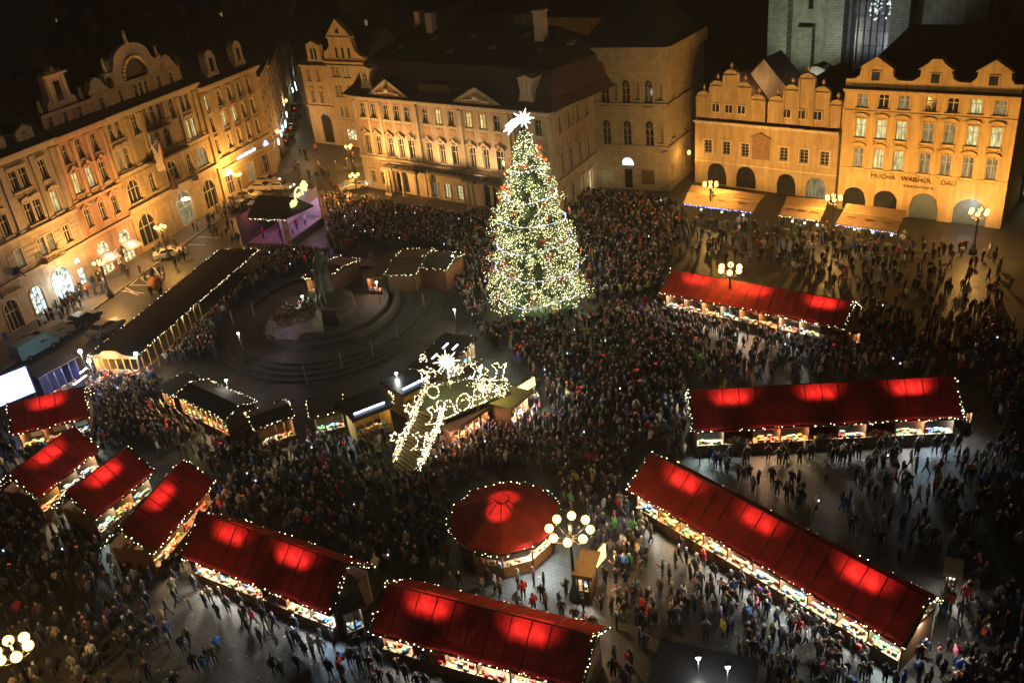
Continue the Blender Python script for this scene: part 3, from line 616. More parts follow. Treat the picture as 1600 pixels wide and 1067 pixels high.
def balus(x0, x1, y):
    x = x0
    while x < x1: bl.tube((x, y, 4.5), (x, y, 5.25), .09, .06, 5); x += .36
    bl.box(x0, x1, y - .1, y + .1, 5.25, 5.4)
balus(6.0, 13.1, -1.85); balus(13.2, 21.9, -1.05); balus(22.1, 28.9, -1.85)
bl.build('balcony', mat('old_stone', (.13, .105, .08), .85, .3, 3, .3), A.r)
for u in (6.4, 7.0, 9.9, 12.7, 22.6, 23.5, 26.9, 28.4):
    MB().tube((u, -1.5, 0), (u, -1.5, 4.1), .26, .22, 10).box(u - .35, u + .35, -1.85, -1.15, 3.85, 4.09).box(u - .35, u + .35, -1.85, -1.15, 0, .35).build('column', ktr, A.r)
for u in (13.6, 31.0): MB().tube((u, -.35, .3), (u, -.35, 14), .07).build('drainpipe', M_dark, A.r)
for u0, u1, a_, z_ in ((6, 13, 30, 5.5), (14, 21.5, 30, 5.5), (22, 29, 30, 5.5)):
    fx = MB().box(-.2, .2, -.1, .15, 0, .25).build('floodlight', M_dark, A.r, loc=((u0 + u1) / 2, -3.2, 4.6))
    lamp(A.r, ((u0 + u1) / 2, -3.2, 5.4), 2100, (1, .62, .28), .4, spot=150, aim=((u0 + u1) / 2, 0, 12.5))
# wing
KC = KP + A.e * 36.9
A = Fac('palace_wing', 'narrow side wing of the cream palace turning the corner behind the big fir', (KC.x, KC.y), 60.5)
for z, h_, hd in ((12.1, 2.0, None), (7.0, 2.7, 'wave')): A.w([2.2, 5.0, 8.0, 11.0], z, 1.1, h_, trim=ktr, hood=hd)
A.w([2.2, 5.0, 8.0, 11.0], 2.0, 1.3, 2.6, trim=ktr, hood='flat', lit={3: 'p', 2: 'd'}); A.wall(0, 14, 0, 14.0, kin); A.cornice(0, 14, 14.0, ktr, .7, .6); A.string(0, 14, 4.9, ktr, .35, .4)
lamp(A.r, (11, -1.2, 2.2), 60, (1, .75, .4), .3)
o = MB().prism([(-1.2, 0), (1.2, 0), (.9, .6), (.9, 2.4), (1.1, 2.8), (0, 3.1), (-1.1, 2.8), (-.9, 2.4), (-.9, .6)], 0, 2.2).build('dormer', ktr, A.r, loc=(7, .6, 15.1))
MB().prism([(.4 * math.cos(t * math.pi / 5), 1.6 + .6 * math.sin(t * math.pi / 5)) for t in range(10)], -.06, -.003).build('pane', M_glass, o)
# --- stone house
st = mat('ashlar', (.33, .27, .185), .9, .3, 1.2, .35, brick=(.9, .45, .02, 'xz', 1.15))
BP = at(1045, 300); be = Vector((math.cos(R_(-30.5)), math.sin(R_(-30.5)), 0))
A = Fac('gothic_tower_house', 'tall square stone house with pointed traceried windows beside the palace', BP - be * 12.2, -30.5)
gu = [3.4, 6.4, 9.6]
A.w(gu, 13.4, 1.25, 3.4, arch='gothic', style='gothic', trim=st, frame=st); A.w(gu, 7.9, 1.25, 3.6, arch='gothic', style='gothic', trim=st, frame=st)
A.w([6.3], 3.95, 1.8, 1.2, arch='round', style='none', lit={0: emat('fanlight', (.85, 1, .95), 1.9)}, sill=False, name='fanlight'); A.w([6.3], 1.5, 1.35, 2.9, style='none', sill=False, name='door')
A.w([5.0 - .05, 8.0, 11.2], 13.6, .7, 2.2, arch='gothic', style='none', trim=st, frame=st, lit={0: st, 1: st, 2: st}); A.w([11.2], 7.9, .7, 2.2, arch='gothic', style='none', trim=st, frame=st, lit={0: st})
A.wall(0, 12.2, 0, 17.7, st); A.string(0, 12.2, 6.1, st, .25, .3); A.string(0, 12.2, 11.8, st, .25, .3)
MB().box(2.3, 4.2, -.06, -.003, .9, 2.6).build('notice_board', mat('board_pale', (.3, .28, .2)), A.r); MB().box(8.3, 10.2, -.06, -.003, .9, 2.9).build('notice_board', mat('board_brown', (.1, .06, .03)), A.r)
MB().box(-.25, 12.45, -.5, .0, 17.7, 19.4).build('parapet', st, A.r)
MB().add([(-.2, -.2, 19.4), (12.4, -.2, 19.4), (12.4, 14, 19.4), (-.2, 14, 19.4), (6, 6.5, 27)], [(0, 1, 4), (1, 2, 4), (2, 3, 4), (3, 0, 4)]).build('roof', M_roofd, A.r)
MB().box(0, .3, .36, 14, 0, 17.7).build('side_wall', st, A.r)
for u in (.3, 11.9): MB().ball((u, -.25, 5.6), .28).build('bracket', st, A.r)
A2 = Fac('house_side_wing', 'alley side of the tall stone house with small lit doorway windows', (BP.x, BP.y), 57)
A2.w([2, 5], 13.4, .8, 2.4, arch='gothic', style='none', trim=st, frame=st); A2.w([2, 6.5], 8.2, .8, 2.2, arch='gothic', trim=st, style='none'); A2.w([1.5, 5.6], 2.4, 1, 1.9, trim=st)
A2.wall(0, 14, 0, 17.7, st); A2.string(0, 14, 6.1, st, .25, .3); A2.string(0, 14, 11.8, st, .25, .3); MB().box(.25, 14.25, -.5, .0, 17.7, 19.4).build('parapet', st, A2.r)
# --- school house with round stepped gables
sch = mat('school_plaster', (.50, .37, .20), .85, .14, .7, .1)
cre = mat('school_trim', (.70, .60, .42), .8, .12, 2, .1)
TP = at(1086, 285)
A = Fac('gabled_school_house', 'yellow house with two rows of round stepped gables over a pointed arcade', TP, -41.5)
A.w([2.0, 4.7, 7.4, 12.8, 15.5, 18.2], 5.35, 1.15, 1.75, trim=cre, style='grid'); A.w([3.3, 7.6], 1.55, 3.0, 3.1, arch='gothic', style='none', sill=False, name='arch_opening')
A.w([13.3, 17.3], 1.3, 2.7, 2.9, arch='gothic', style='none', sill=False, lit={1: M_lit3}, name='arch_opening')
A.wall(0, 20.4, 0, 8.8, sch); A.cornice(0, 20.4, 8.75, cre, .4, .4); A.string(0, 20.4, 3.2, cre, .12, .18)
MB().box(8.5, 10.9, -.1, -.003, 4.3, 7.2).prism([(8.3, 7.2), (10.9 + .2, 7.2), (9.7, 7.9)], -.3, -.003).build('niche_relief', mat('relief_brown', (.24, .15, .08), .8, .4, 3), A.r)
def scallop(x0, n_, wd, steps):
    """row of bays, each with half-round top and ball finial; steps are heights"""
    mb = MB(); x = x0
    for k in range(n_):
        h = steps[k]; xa_, xb_ = x, x + wd; r_ = wd / 2
        poly = [(xa_, 9.2), (xb_, 9.2), (xb_, h)] + [(xa_ + r_ + r_ * math.cos(math.pi * t / 8), h + r_ * .8 * math.sin(math.pi * t / 8)) for t in range(1, 8)] + [(xa_, h)]
        mb.prism(poly, .3, .9, 0)
        mb.box(xa_ - .1, xa_ + .12, .12, .297, 9.2, h); mb.box(xb_ - .12, xb_ + .1, .12, .296, 9.2, h) if k == n_ - 1 else None
        mb.box(xa_ + .13, xb_ - .13, .14, .295, h - .06, h + .1)
        for (a, b) in zip(poly[2:-1], poly[3:]): mb.tube((a[0], .3, a[1]), (b[0], .3, b[1]), .1, .1, 4)
        mb.lathe([(.03, h + r_ * .8), (.14, h + r_ * .8 + .1), (.08, h + r_ * .8 + .25), (.22, h + r_ * .8 + .42), (.2, h + r_ * .8 + .6), (.04, h + r_ * .8 + .85)], 8, 0, (xa_ + r_, .6))
        x += wd
    return mb
hts = [12.0, 13.6, 15.2, 13.6, 12.0]
hts = [11.9, 13.4, 14.9, 13.4, 11.9]
scallop(.15, 5, 1.95, hts).build('stepped_gable', sch, A.r)
scallop(10.45, 5, 1.95, hts).build('stepped_gable', sch, A.r)
MB().box(.15, 20.2, .1, .29, 12.15, 12.33).build('string_course', cre, A.r) if False else None
for u in (3.0, 4.9, 6.7, 12.9, 14.8, 16.9): window(A.r, u, 10.6, 1.0, 1.0, trim=cre, y=-.0 + .29 - .3, style='grid', sill=False) if False else MB().box(u - .5, u + .5, .18, .292, 10.1, 11.1).build('window', M_glass, A.r)
for u in (3.0, 4.9, 6.7, 12.9, 14.8, 16.9): MB().box(u - .62, u + .62, .12, .176, 11.1, 11.22).box(u - .62, u + .62, .12, .176, 9.98, 10.1).box(u - .62, u - .5, .12, .176, 10.1, 11.1).box(u + .5, u + .62, .12, .176, 10.1, 11.1).box(u - .04, u + .04, .12, .17, 10.1, 11.1).build('surround', cre, A.r)
for x0 in (.2, 10.5):
    MB().add([(x0, .9, 9), (x0 + 4.85, .9, 14.8), (x0 + 9.7, .9, 9), (x0, 12, 9), (x0 + 4.85, 12, 14.8), (x0 + 9.7, 12, 9)], [(0, 1, 4, 3), (1, 2, 5, 4), (3, 4, 5)]).build('roof', M_roof, A.r)
MB().box(0, .3, .36, 12, 0, 9).build('side_wall', sch, A.r)
MB().tube((20.2, -.3, .2), (20.2, -.3, 9), .07).box(19.9, 20.5, -.5, 0, 8.6, 9.1).build('drainpipe', M_dark, A.r)
# --- gallery house with lettering
muc = mat('gallery_plaster', (.50, .36, .17), .85, .12, .6, .08)
MP = at(1307, 326)
A = Fac('gallery_house', 'large yellow house with three pedimented dormers and three words lettered across it', MP, -39.5)
mu = [2.1, 4.45, 6.7, 9.65, 11.9, 14.25, 16.65]
A.w(mu, 13.55, 1.15, 1.6, trim=muc, lit={0: 'd', 2: 'd', 5: 'p', 6: 'd'})
A.w(mu, 10.3, 1.15, 2.2, trim=muc, hood='arch', lit={0: 'p', 1: 'p', 2: 'p', 3: 'd', 4: 'd', 5: 'p', 6: 'p'})
A.w(mu, 6.75, 1.15, 2.3, trim=muc, hood='arch', lit={0: 'd', 1: 'p', 2: 'p', 3: 'd', 4: 'd', 5: 'd', 6: 'd'})
A.w([2.0], 1.5, 2.9, 3.0, arch='gothic', style='none', sill=False, name='arch_opening'); A.w([5.7], 1.5, 2.8, 3.0, arch='round', style='none', sill=False, name='arch_opening')
A.w([10.1], 1.5, 3.3, 3.4, arch='gothic', style='none', sill=False, name='arch_opening', lit={0: mat('door_blue', (.10, .13, .15), .4)})
A.w([15.1], 1.45, 3.7, 3.3, arch='round', style='none', sill=False, name='arch_opening', lit={0: mat('door_blue', (.10, .13, .15), .4)})
A.wall(0, 18.5, -.6, 14.7, muc); A.cornice(0, 18.5, 14.75, muc, .6, .5); A.string(0, 18.5, 5.35, muc, .1, .12); A.string(0, 18.5, 12.25, muc, .1, .15)
A.body(0, 18.5, 15, 14.8, muc, M_roofd)
MB().add([(-.1, -.3, 15.0), (18.6, -.3, 15.0), (18.6, 15.5, 15.0), (-.1, 15.5, 15.0), (4.5, 8.5, 20.6), (17.8, 8.5, 20.6)], [(0, 1, 5, 4), (1, 2, 5), (2, 3, 4, 5), (3, 0, 4)]).build('roof', M_roofd, A.r)
pf = [(0, 15.0), (18.5, 15.0), (18.5, 16.1), (17.7, 16.1), (17.3, 16.6), (17.2, 17.3), (14.0, 17.3), (13.9, 16.6), (13.4, 16.1), (12.2, 16.1), (11.6, 16.4), (11.3, 17.3), (8.2, 17.3), (8.1, 16.5), (7.4, 16.0), (5.9, 16.0), (5.3, 16.4), (5.1, 17.3), (1.7, 17.3), (1.5, 16.4), (.9, 16.0), (0, 16.0)]
MB().prism(pf, -.05, .8).build('attic_parapet', muc, A.r)
for u in (3.35, 9.75, 15.6):
    o = MB().prism([(u - 1.9, 17.3), (u + 1.9, 17.3), (u, 18.6)] if u != 9.75 else [(u - 1.9, 17.3), (u + 1.9, 17.3), (u + .9, 18.0), (u + .5, 18.5), (u - .5, 18.5), (u - .9, 18.0)], -.2, .9).build('pediment', muc, A.r)
    MB().box(u - .45, u + .45, -.12, -.053, 15.9, 16.9).build('pane', M_glass, o)
    MB().box(u - .6, u + .6, -.14, -.053, 16.9, 17.0).box(u - .6, u - .452, -.14, -.053, 15.8, 16.899).box(u + .452, u + .6, -.14, -.053, 15.8, 16.899).build('surround', muc, o)
    MB().box(u - 1.6, u + 1.6, .8, 5, 15, 17.2).build('dormer_body', M_roofd, o)
M_let = mat('letter_brown', (.09, .035, .01), .7)
A.text('MUCHA', 5.2, 4.45, .8, M_let); A.text('WARHOL', 9.0, 4.45, .8, M_let); A.text('DALÍ', 12.5, 4.45, .8, M_let); A.text('E X H I B I T I O N', 9.3, 3.72, .42, M_let)
MB().tube((-.15, -.3, .2), (-.15, -.3, 14.6), .07).build('drainpipe', M_dark, A.r)
lamp(A.r, (15.2, -1.0, 2.3), 110, (.6, .8, 1), .3)
# grey neighbour beyond the lane
GP = at(1576, 330)
A = Fac('grey_house', 'plain grey house beyond the yellow gallery with a bright little shop display', (GP.x + 2.2, GP.y + 3), -30)
grm = mat('grey_render', (.22, .21, .19), .9, .2, .5)
A.w([1.6], 1.7, 1.4, 1.9, lit={0: emat('display', (.6, .9, .6), 1.2)}, style='grid', sill=False, name='shop_window'); A.wall(-1, 16, 0, 13, grm); A.body(-1, 16, 10, 13, grm, M_roofd, (5, 18))
# --- church behind
chs = mat('church_stone', (.30, .31, .25), .9, .35, 1.0, .5, brick=(.8, .38, .04, 'xz', 1.3))
chg = mat('church_render', (.36, .37, .29), .9, .35, .6, .2)
CP = TP + Vector((math.cos(R_(-41.5)), math.sin(R_(-41.5)), 0)) * -.6 + Vector((math.sin(R_(41.5)), math.cos(R_(41.5)), 0)) * 26
A = Fac('church', 'huge grey green stone church wall with buttresses and a tall mullioned window', (CP.x, CP.y), -41.5, 'church')
A.holes.append((11.6, 17.2, 9, 34, 'gothic')); A.wall(-.5, 44, 0, 42, chg)
o = MB().box(11.6, 17.2, .25, .33, 9, 34).build('window', mat('leaded_glass', (.10, .10, .14), .25, .4, 2.2, .6, spec=.9), A.r)
mb = MB()
for k in range(1, 6): mb.box(11.6 + 5.6 * k / 6 - .06, 11.6 + 5.6 * k / 6 + .06, .05, .24, 9, 34)
for k in range(12): mb.box(11.6, 17.2, .12, .235, 10 + k * 2, 10.06 + k * 2)
mb.build('mullion', M_dark, o)
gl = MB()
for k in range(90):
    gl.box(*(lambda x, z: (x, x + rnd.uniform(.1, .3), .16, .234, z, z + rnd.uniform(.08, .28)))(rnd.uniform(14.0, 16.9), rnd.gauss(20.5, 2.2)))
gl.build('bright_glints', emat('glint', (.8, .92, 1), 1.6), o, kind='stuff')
for x0, x1, d in ((-.5, 1.0, 1.2), (1.2, 2.8, 1.8), (7.9, 8.5, .6), (8.8, 11.2, 2.0), (17.6, 20.2, 2.0), (27, 30, 1.5)): MB().box(x0, x1, -d, -.003, 0, 30).prism([(x0, 30), (x1, 30), (x1, 30.1), (x0, 30.1)], -d, -.003).build('buttress', chs, A.r)
MB().box(4.0, 6.4, -1.2, -.004, 0, 16.6).build('stair_turret', chs, A.r); MB().box(5.2, 5.9, -.1, -.003, 19, 21).build('window', M_glass, A.r)
fx = MB().box(-.3, .3, -.2, .2, 0, .4).build('floodlight', M_dark, A.r, loc=(6, -13, 11)); lamp(A.r, (6, -13, 12), 3400, (.9, .98, .72), .5, spot=110, aim=(6, 0, 24)); lamp(A.r, (14, -12, 12), 1500, (.8, .88, 1), .5, spot=100, aim=(15, 0, 24))
# small roofs behind the school
def bhouse(name_label, px, z, wd, D, h, rise, yaw, m, rm, wins=0, cat='house'):
    P = at(*px, z); o = root('background_house', name_label, cat, (P.x, P.y, 0), R_(yaw))
    MB().prism([(-wd / 2, 0), (wd / 2, 0), (wd / 2, h), (0, h + rise), (-wd / 2, h)], 0, D).build('wall', m, o)
    MB().add([(-wd / 2 - .3, -.3, h - .2), (0, -.3, h + rise + .15), (0, D + .3, h + rise + .15), (-wd / 2 - .3, D + .3, h - .2), (wd / 2 + .3, -.3, h - .2), (wd / 2 + .3, D + .3, h - .2)], [(0, 1, 2, 3), (1, 4, 5, 2)]).build('roof', rm, o)
    for k in range(wins):
        w_ = MB().box(-.4, .4, -.08, -.003, 0, 1.2).build('window', M_glass if k else M_lit3, o, loc=(-wd / 2 + 1.2 + k * 1.6, 0, h - 2.2))
        MB().box(-.04, .04, -.12, -.082, 0, 1.2).build('mullion', M_frame, w_)
    return o
def behind(px, back, O=TP, yaw=-41.5):
    """where the line of sight through px meets a wall plane standing `back` metres behind a facade"""
    n_ = Vector((-math.sin(R_(yaw)), math.cos(R_(yaw)), 0)); d = ray(*px); t = (O.dot(n_) + back) / d.dot(n_); return Vector((d.x * t, d.y * t, CH + d.z * t))
def bhouse2(label, px, back, wd, D, rise, m, rm, yaw=-41.5):
    P = behind(px, back); h = P.z - rise; o = root('background_house', label, 'house', (P.x, P.y, 0), R_(yaw))
    MB().prism([(-wd / 2, 0), (wd / 2, 0), (wd / 2, h), (0, h + rise), (-wd / 2, h)], 0, D).build('wall', m, o)
    MB().add([(-wd / 2 - .3, -.25, h - .2), (0, -.25, h + rise + .15), (0, D + .3, h + rise + .15), (-wd / 2 - .3, D + .3, h - .2), (wd / 2 + .3, -.25, h - .2), (wd / 2 + .3, D + .3, h - .2)], [(0, 1, 2, 3), (1, 4, 5, 2)]).build('roof', rm, o)
    return o, h
o, h_ = bhouse2('warm lit pitched gable rising just behind the round stepped gables', (1194, 93), 5, 7.5, 5, 4.0, cream, M_roof)
lamp(o, (-.5, -2.6, h_ + 1.0), 260, (1, .62, .32), .3)
o, h_ = bhouse2('small pale cube shaped lightwell box behind the second stepped gable', (1276, 104), 9, 2.2, 2.2, .2, M_white, M_roofd); lamp(o, (0, -1.6, h_ - 1), 70, (.9, 1, .7), .2)
bhouse('dark gabled roof filling the alley beyond the stone house', (1140, 150), 4, 9, 16, 6, 4, -41, grm, M_roofd, 2)
# roofs of the old town behind the fronts
bgl = [((40, 150), 'unlit roof with a stone chimney far behind the lilac block'), ((120, 90), 'unlit roof far behind the pink block gable'), ((190, 60), 'unlit roof beyond the round arched gable statue'), ((262, 75), 'roof beyond the ochre building with three pale attic windows'), ((330, 50), 'dark roof behind the sandy corner block'), ((100, 30), 'distant dark roof at the far edge of the old town'), ((230, 20), 'distant dark roof behind the attic with pale windows'), ((360, 15), 'distant dark roof closing the view over the sandy block'),
       ((600, 30), 'dark roof just behind the cream corner house'), ((700, -5), 'dark roof over the ridge of the palace'), ((860, 5), 'dark roof beyond the palace chimney'), ((990, 10), 'dark roof beyond the tall stone house'), ((1470, 15), 'church aisle roof above the gallery house'), ((1560, 30), 'pale gabled annex behind the gallery roof ridge')]
for i, ((px, py), lb) in enumerate(bgl):
    o = bhouse(lb, (px, py), 14, rnd.uniform(12, 18), rnd.uniform(14, 20), rnd.uniform(13, 15), rnd.uniform(5, 7), rnd.choice([70, 68, -20, -40]) if px < 500 else rnd.choice([-41, 50]), [grm, lil, ylw2][i % 3], [M_roof, M_roofd][i % 2], 3)
    if i == 3:
        for k in range(3): MB().box(-.35, .35, -.2, -.1, 0, 1.1).build('window', M_lit2, o, loc=(-1 + k * .9, 0, 12.4))
    MB().box(-.7, .7, -.6, .6, 0, 5.5).box(-.85, .85, -.75, .75, 5.5, 5.8).build('chimney', trimL, o, loc=(rnd.uniform(-3, 3), 5, 15))

# ================================================================== STREET LAMPS
SOD = (1, .50, .12)
def street_lamp(px, z, label, n=6, rr=.75, gr=.22, power=2200, shift=(0, 0), arms2=0, gm=M_sodium, col=SOD, name='street_lamp', group=None, dz=.25, flood=None):
    P = at(*px, z); o = root(name, label, 'street lamp', (P.x, P.y, 0), rnd.uniform(0, 1), group)
    MB().lathe([(.01, 0), (.42, 0), (.40, .5), (.26, .7), (.22, 1.0), (.12, 1.2), (.09, z - .9), (.14, z - .8), (.06, z - .1), (.05, z + .25), (.12, z + .35), (.01, z + .6)], 10).build('pole', M_dark, o)
    am = MB(); tot = [(rr, n, 0)] + ([(rr * .45, arms2, .5)] if arms2 else [])
    gme = wmesh(('gl', gr, gm.name), lambda: MB().ball((0, 0, 0), gr, 10, 7).mesh('globe', gm))
    for r_, k_, up in tot:
        for k in range(k_):
            a = 2 * math.pi * k / k_ + up; c, s_ = math.cos(a), math.sin(a)
            am.path([(0, 0, z - .7 + up), (c * r_ * .5, s_ * r_ * .5, z - .75 + up), (c * r_, s_ * r_, z - .45 + up), (c * r_, s_ * r_, z - .2 + up)], .035, 4)
            g = link('globe', gme, o, (c * r_, s_ * r_, z + up))
            link('lamp_cap', wmesh(('cap', gr), lambda: MB().lathe([(gr * .45, -gr + .03), (gr * .5, -gr - .02), (.05, -gr - .1), (.01, -gr - .14)], 8).mesh('lamp_cap', M_dark)), g)
    am.build('arm', M_dark, o)
    lamp(o, (0, 0, z - dz), power, col, .25)
    if flood:
        tg = Vector(flood[:3]) - P; q = Matrix.Rotation(-o.rotation_euler.z, 3, 'Z') @ Vector((tg.x, tg.y, 0)); d_ = q.normalized() * .5
        MB().box(-.2, .2, -.15, .15, -.15, .15).build('floodlight', M_dark, o, loc=(d_.x, d_.y, z - 1.2))
        lamp(o, (d_.x * 1.7, d_.y * 1.7, z - .95), flood[3], col, .3, spot=150, aim=(q.x, q.y, flood[2]))
    return o
LG = 'street lamps around the square'
street_lamp((250, 355), 4.6, 'sodium lamp on the pavement in front of the yellow awnings shop arch', 4, .6, power=3600, flood=(*lf(36).xy, 13, 5600))
street_lamp((155, 410), 4.6, 'sodium lamp on the pavement beside the white lit arched shop windows', 4, .6, power=3600, flood=(*lf(22).xy, 13, 5600))
street_lamp((371, 273), 4.6, 'sodium lamp under the glowing sign strip of the sandy corner block', 3, .5, power=3600, flood=(*lf(58).xy, 13, 5600))
street_lamp((545, 229), 4.6, 'sodium lamp in the open corner before the cream gabled house', 3, .5, power=3400, flood=(*at(520, 150, 8).xy, 9, 5500))
street_lamp((553, 274), 4.6, 'sodium lamp beside the parked taxi at the palace corner', 4, .6, power=5200, flood=(*(at(573, 292) + Vector((8, -8, 0))).xy, 9, 5000))
street_lamp((1110, 288), 5.1, 'sodium lamp above the longest restaurant awning', 6, .8, power=3600, flood=(*(TP + Vector((6, -5, 0))).xy, 9, 5600))
street_lamp((1303, 309), 5.1, 'sodium lamp between the two shorter restaurant awnings', 6, .8, power=4200, flood=(*(MP + Vector((2, -1.6, 0))).xy, 10, 6200))
street_lamp((1530, 331), 4.8, 'sodium lamp in front of the blue doorway arch of the gallery', 6, .85, power=4000, flood=(*(MP + Vector((11, -9, 0))).xy, 10, 6200))
street_lamp((1141, 420), 5.6, 'six globe lamp rising behind the red roof nearest the restaurants', 6, .95, .27, gm=M_globe, power=1900)
street_lamp((890, 826), 5.6, 'eight globe candelabra lamp beside the round red stall', 8, 1.25, .27, gm=M_globe, power=1500, col=(1, .6, .24), dz=.1)
street_lamp((19, 1013), 5.6, 'six globe candelabra lamp alone over the loose crowd by the stone bands', 6, .85, .30, gm=M_globe, power=1500, col=(1, .6, .22), dz=.1)
street_lamp((431, 206), 4.6, 'small street lamp at the mouth of the receding street', 1, .3, .35, power=900, col=(1, .7, .35))
street_lamp((445, 158), 5.0, 'second small lamp along the receding street near green shop sign', 1, .3, .3, power=500, col=(1, .75, .45))
street_lamp((485, 21), 6.0, 'farthest round white street lamp in the receding street', 1, .2, .55, power=1500, col=(1, .85, .6), gm=M_globe)
street_lamp((509, 33), 6.0, 'round white lamp far off beside the gable peak', 1, .2, .5, power=1500, col=(1, .85, .6), gm=M_globe)
street_lamp((494, 56), 6.0, 'round white lamp far off below the other distant lamps', 1, .2, .5, power=800, col=(1, .85, .6), gm=M_globe)
# wall lantern in the alley
al = root('wall_lantern', 'small lantern glowing on the alley corner of the stepped gable house', 'lantern', (*(TP + Vector((-.9, -.3, 0))).xy, 4.3))
MB().lathe([(.01, .5), (.2, .3), (.24, .25), (.15, -.1), (.01, -.12)], 6).build('glass', M_sodium, al); MB().tube((0, 0, .3), (.9, .3, .5), .03).build('bracket', M_dark, al); lamp(al, (-.3, -.4, 0), 260, SOD, .2)

# ================================================================== FAIRY LIGHTS
def bulbs(pts, sp=.22, r=.055, jit=.12, mb=None):
    mb = mb or MB()
    for a, b in zip(pts, pts[1:]):
        a, b = Vector(a), Vector(b); n = max(1, int((b - a).length / sp))
        for k in range(n):
            p = a.lerp(b, (k + rnd.random() * .8) / n) + Vector((rnd.uniform(-jit, jit), rnd.uniform(-jit, jit), rnd.uniform(-jit, jit * .7)))
            if rnd.random() < .93: mb.octa(p, r * rnd.choice((.45, .7, .9, 1.2)) * rnd.uniform(.85, 1.1))
    return mb
def garland(par, pts, sp=.15, r=.046, bm=M_bulb, jit=.12, gr=.09):
    g = MB()
    for a, b in zip(pts, pts[1:]):
        a, b = Vector(a), Vector(b); n = max(1, int((b - a).length / .8)); last = a
        for k in range(1, n + 1):
            p = a.lerp(b, k / n) + Vector((rnd.uniform(-.03, .03), rnd.uniform(-.03, .03), rnd.uniform(-.12, .05))); g.tube(last, p, gr, gr, 5); last = p
    g.build('garland', M_garl, par)
    return bulbs(pts, sp, r, jit).build('fairy_lights', bm, par, kind='stuff')

# ================================================================== RED STALLS
mR = bpy.data.materials.new('red_canvas'); mR.use_nodes = True; n = mR.node_tree; b = n.nodes['Principled BSDF']; n.nodes.remove(b)
tc = n.nodes.new('ShaderNodeTexCoord'); tx = n.nodes.new('ShaderNodeTexNoise'); tx.inputs['Scale'].default_value = 1.3; tx.inputs['Detail'].default_value = 5
n.links.new(tc.outputs['Object'], tx.inputs['Vector'])
rp = n.nodes.new('ShaderNodeValToRGB'); rp.color_ramp.elements[0].color = (.13, .018, .013, 1); rp.color_ramp.elements[1].color = (.24, .032, .02, 1); rp.color_ramp.elements[0].position = .3; rp.color_ramp.elements[1].position = .7
n.links.new(tx.outputs['Fac'], rp.inputs[0])
df = n.nodes.new('ShaderNodeBsdfDiffuse'); tr = n.nodes.new('ShaderNodeBsdfTranslucent'); tr.inputs[0].default_value = (.9, .05, .045, 1)
mx = n.nodes.new('ShaderNodeMixShader'); mx.inputs[0].default_value = .085
wv = n.nodes.new('ShaderNodeTexNoise'); wv.inputs['Scale'].default_value = 3.2; wv.inputs['Detail'].default_value = 7; wv.inputs['Distortion'].default_value = 1.2; mpw = n.nodes.new('ShaderNodeMapping'); mpw.inputs['Scale'].default_value = (1, .35, .5); n.links.new(tc.outputs['Object'], mpw.inputs[0]); n.links.new(mpw.outputs[0], wv.inputs['Vector'])
bpw = n.nodes.new('ShaderNodeBump'); bpw.inputs['Strength'].default_value = .7; bpw.inputs['Distance'].default_value = .12; n.links.new(wv.outputs['Fac'], bpw.inputs['Height']); n.links.new(bpw.outputs[0], df.inputs['Normal'])
tcr = n.nodes.new('ShaderNodeValToRGB'); tcr.color_ramp.elements[0].position = .3; tcr.color_ramp.elements[0].color = (.5, .02, .02, 1); tcr.color_ramp.elements[1].position = .65; tcr.color_ramp.elements[1].color = (.95, .06, .05, 1); n.links.new(wv.outputs['Fac'], tcr.inputs[0]); n.links.new(tcr.outputs[0], tr.inputs[0])
n.links.new(rp.outputs[0], df.inputs[0]); n.links.new(df.outputs[0], mx.inputs[1]); n.links.new(tr.outputs[0], mx.inputs[2]); n.links.new(mx.outputs[0], n.nodes['Material Output'].inputs[0])
GOODS = [mat('goods_cream', (.6, .55, .42), .7), mat('goods_red', (.5, .06, .04), .6), mat('goods_brown', (.25, .12, .05), .7), mat('goods_green', (.08, .25, .1), .6), mat('goods_gold', (.6, .4, .12), .5), mat('goods_blue', (.1, .2, .45), .6), M_white]
M_ctr = mat('counter_wood', (.30, .18, .09), .6, .3, 5, .2)
M_wallin = mat('booth_lining', (.55, .50, .40), .8, .15)
def goods(x0, x1, y0, y1, z, n_, mb):
    for k in range(n_):
        x = rnd.uniform(x0, x1 - .3); y = rnd.uniform(y0, y1 - .15); h = rnd.uniform(.05, .3)
        if rnd.random() < .4: mb.ball((x, y, z + h * .5), h * .5 + .04, 5, 4, rnd.randrange(7))
        else: mb.box(x, x + rnd.uniform(.12, .4), y, y + rnd.uniform(.1, .25), z, z + h, rnd.randrange(7))
TINT = {'w': (1, .96, .86), 'y': (1, .72, .36), 'c': (.78, 1, .95), 'b': (.55, .78, 1), 'o': (1, .55, .3), 'd': None}
STALLS = []
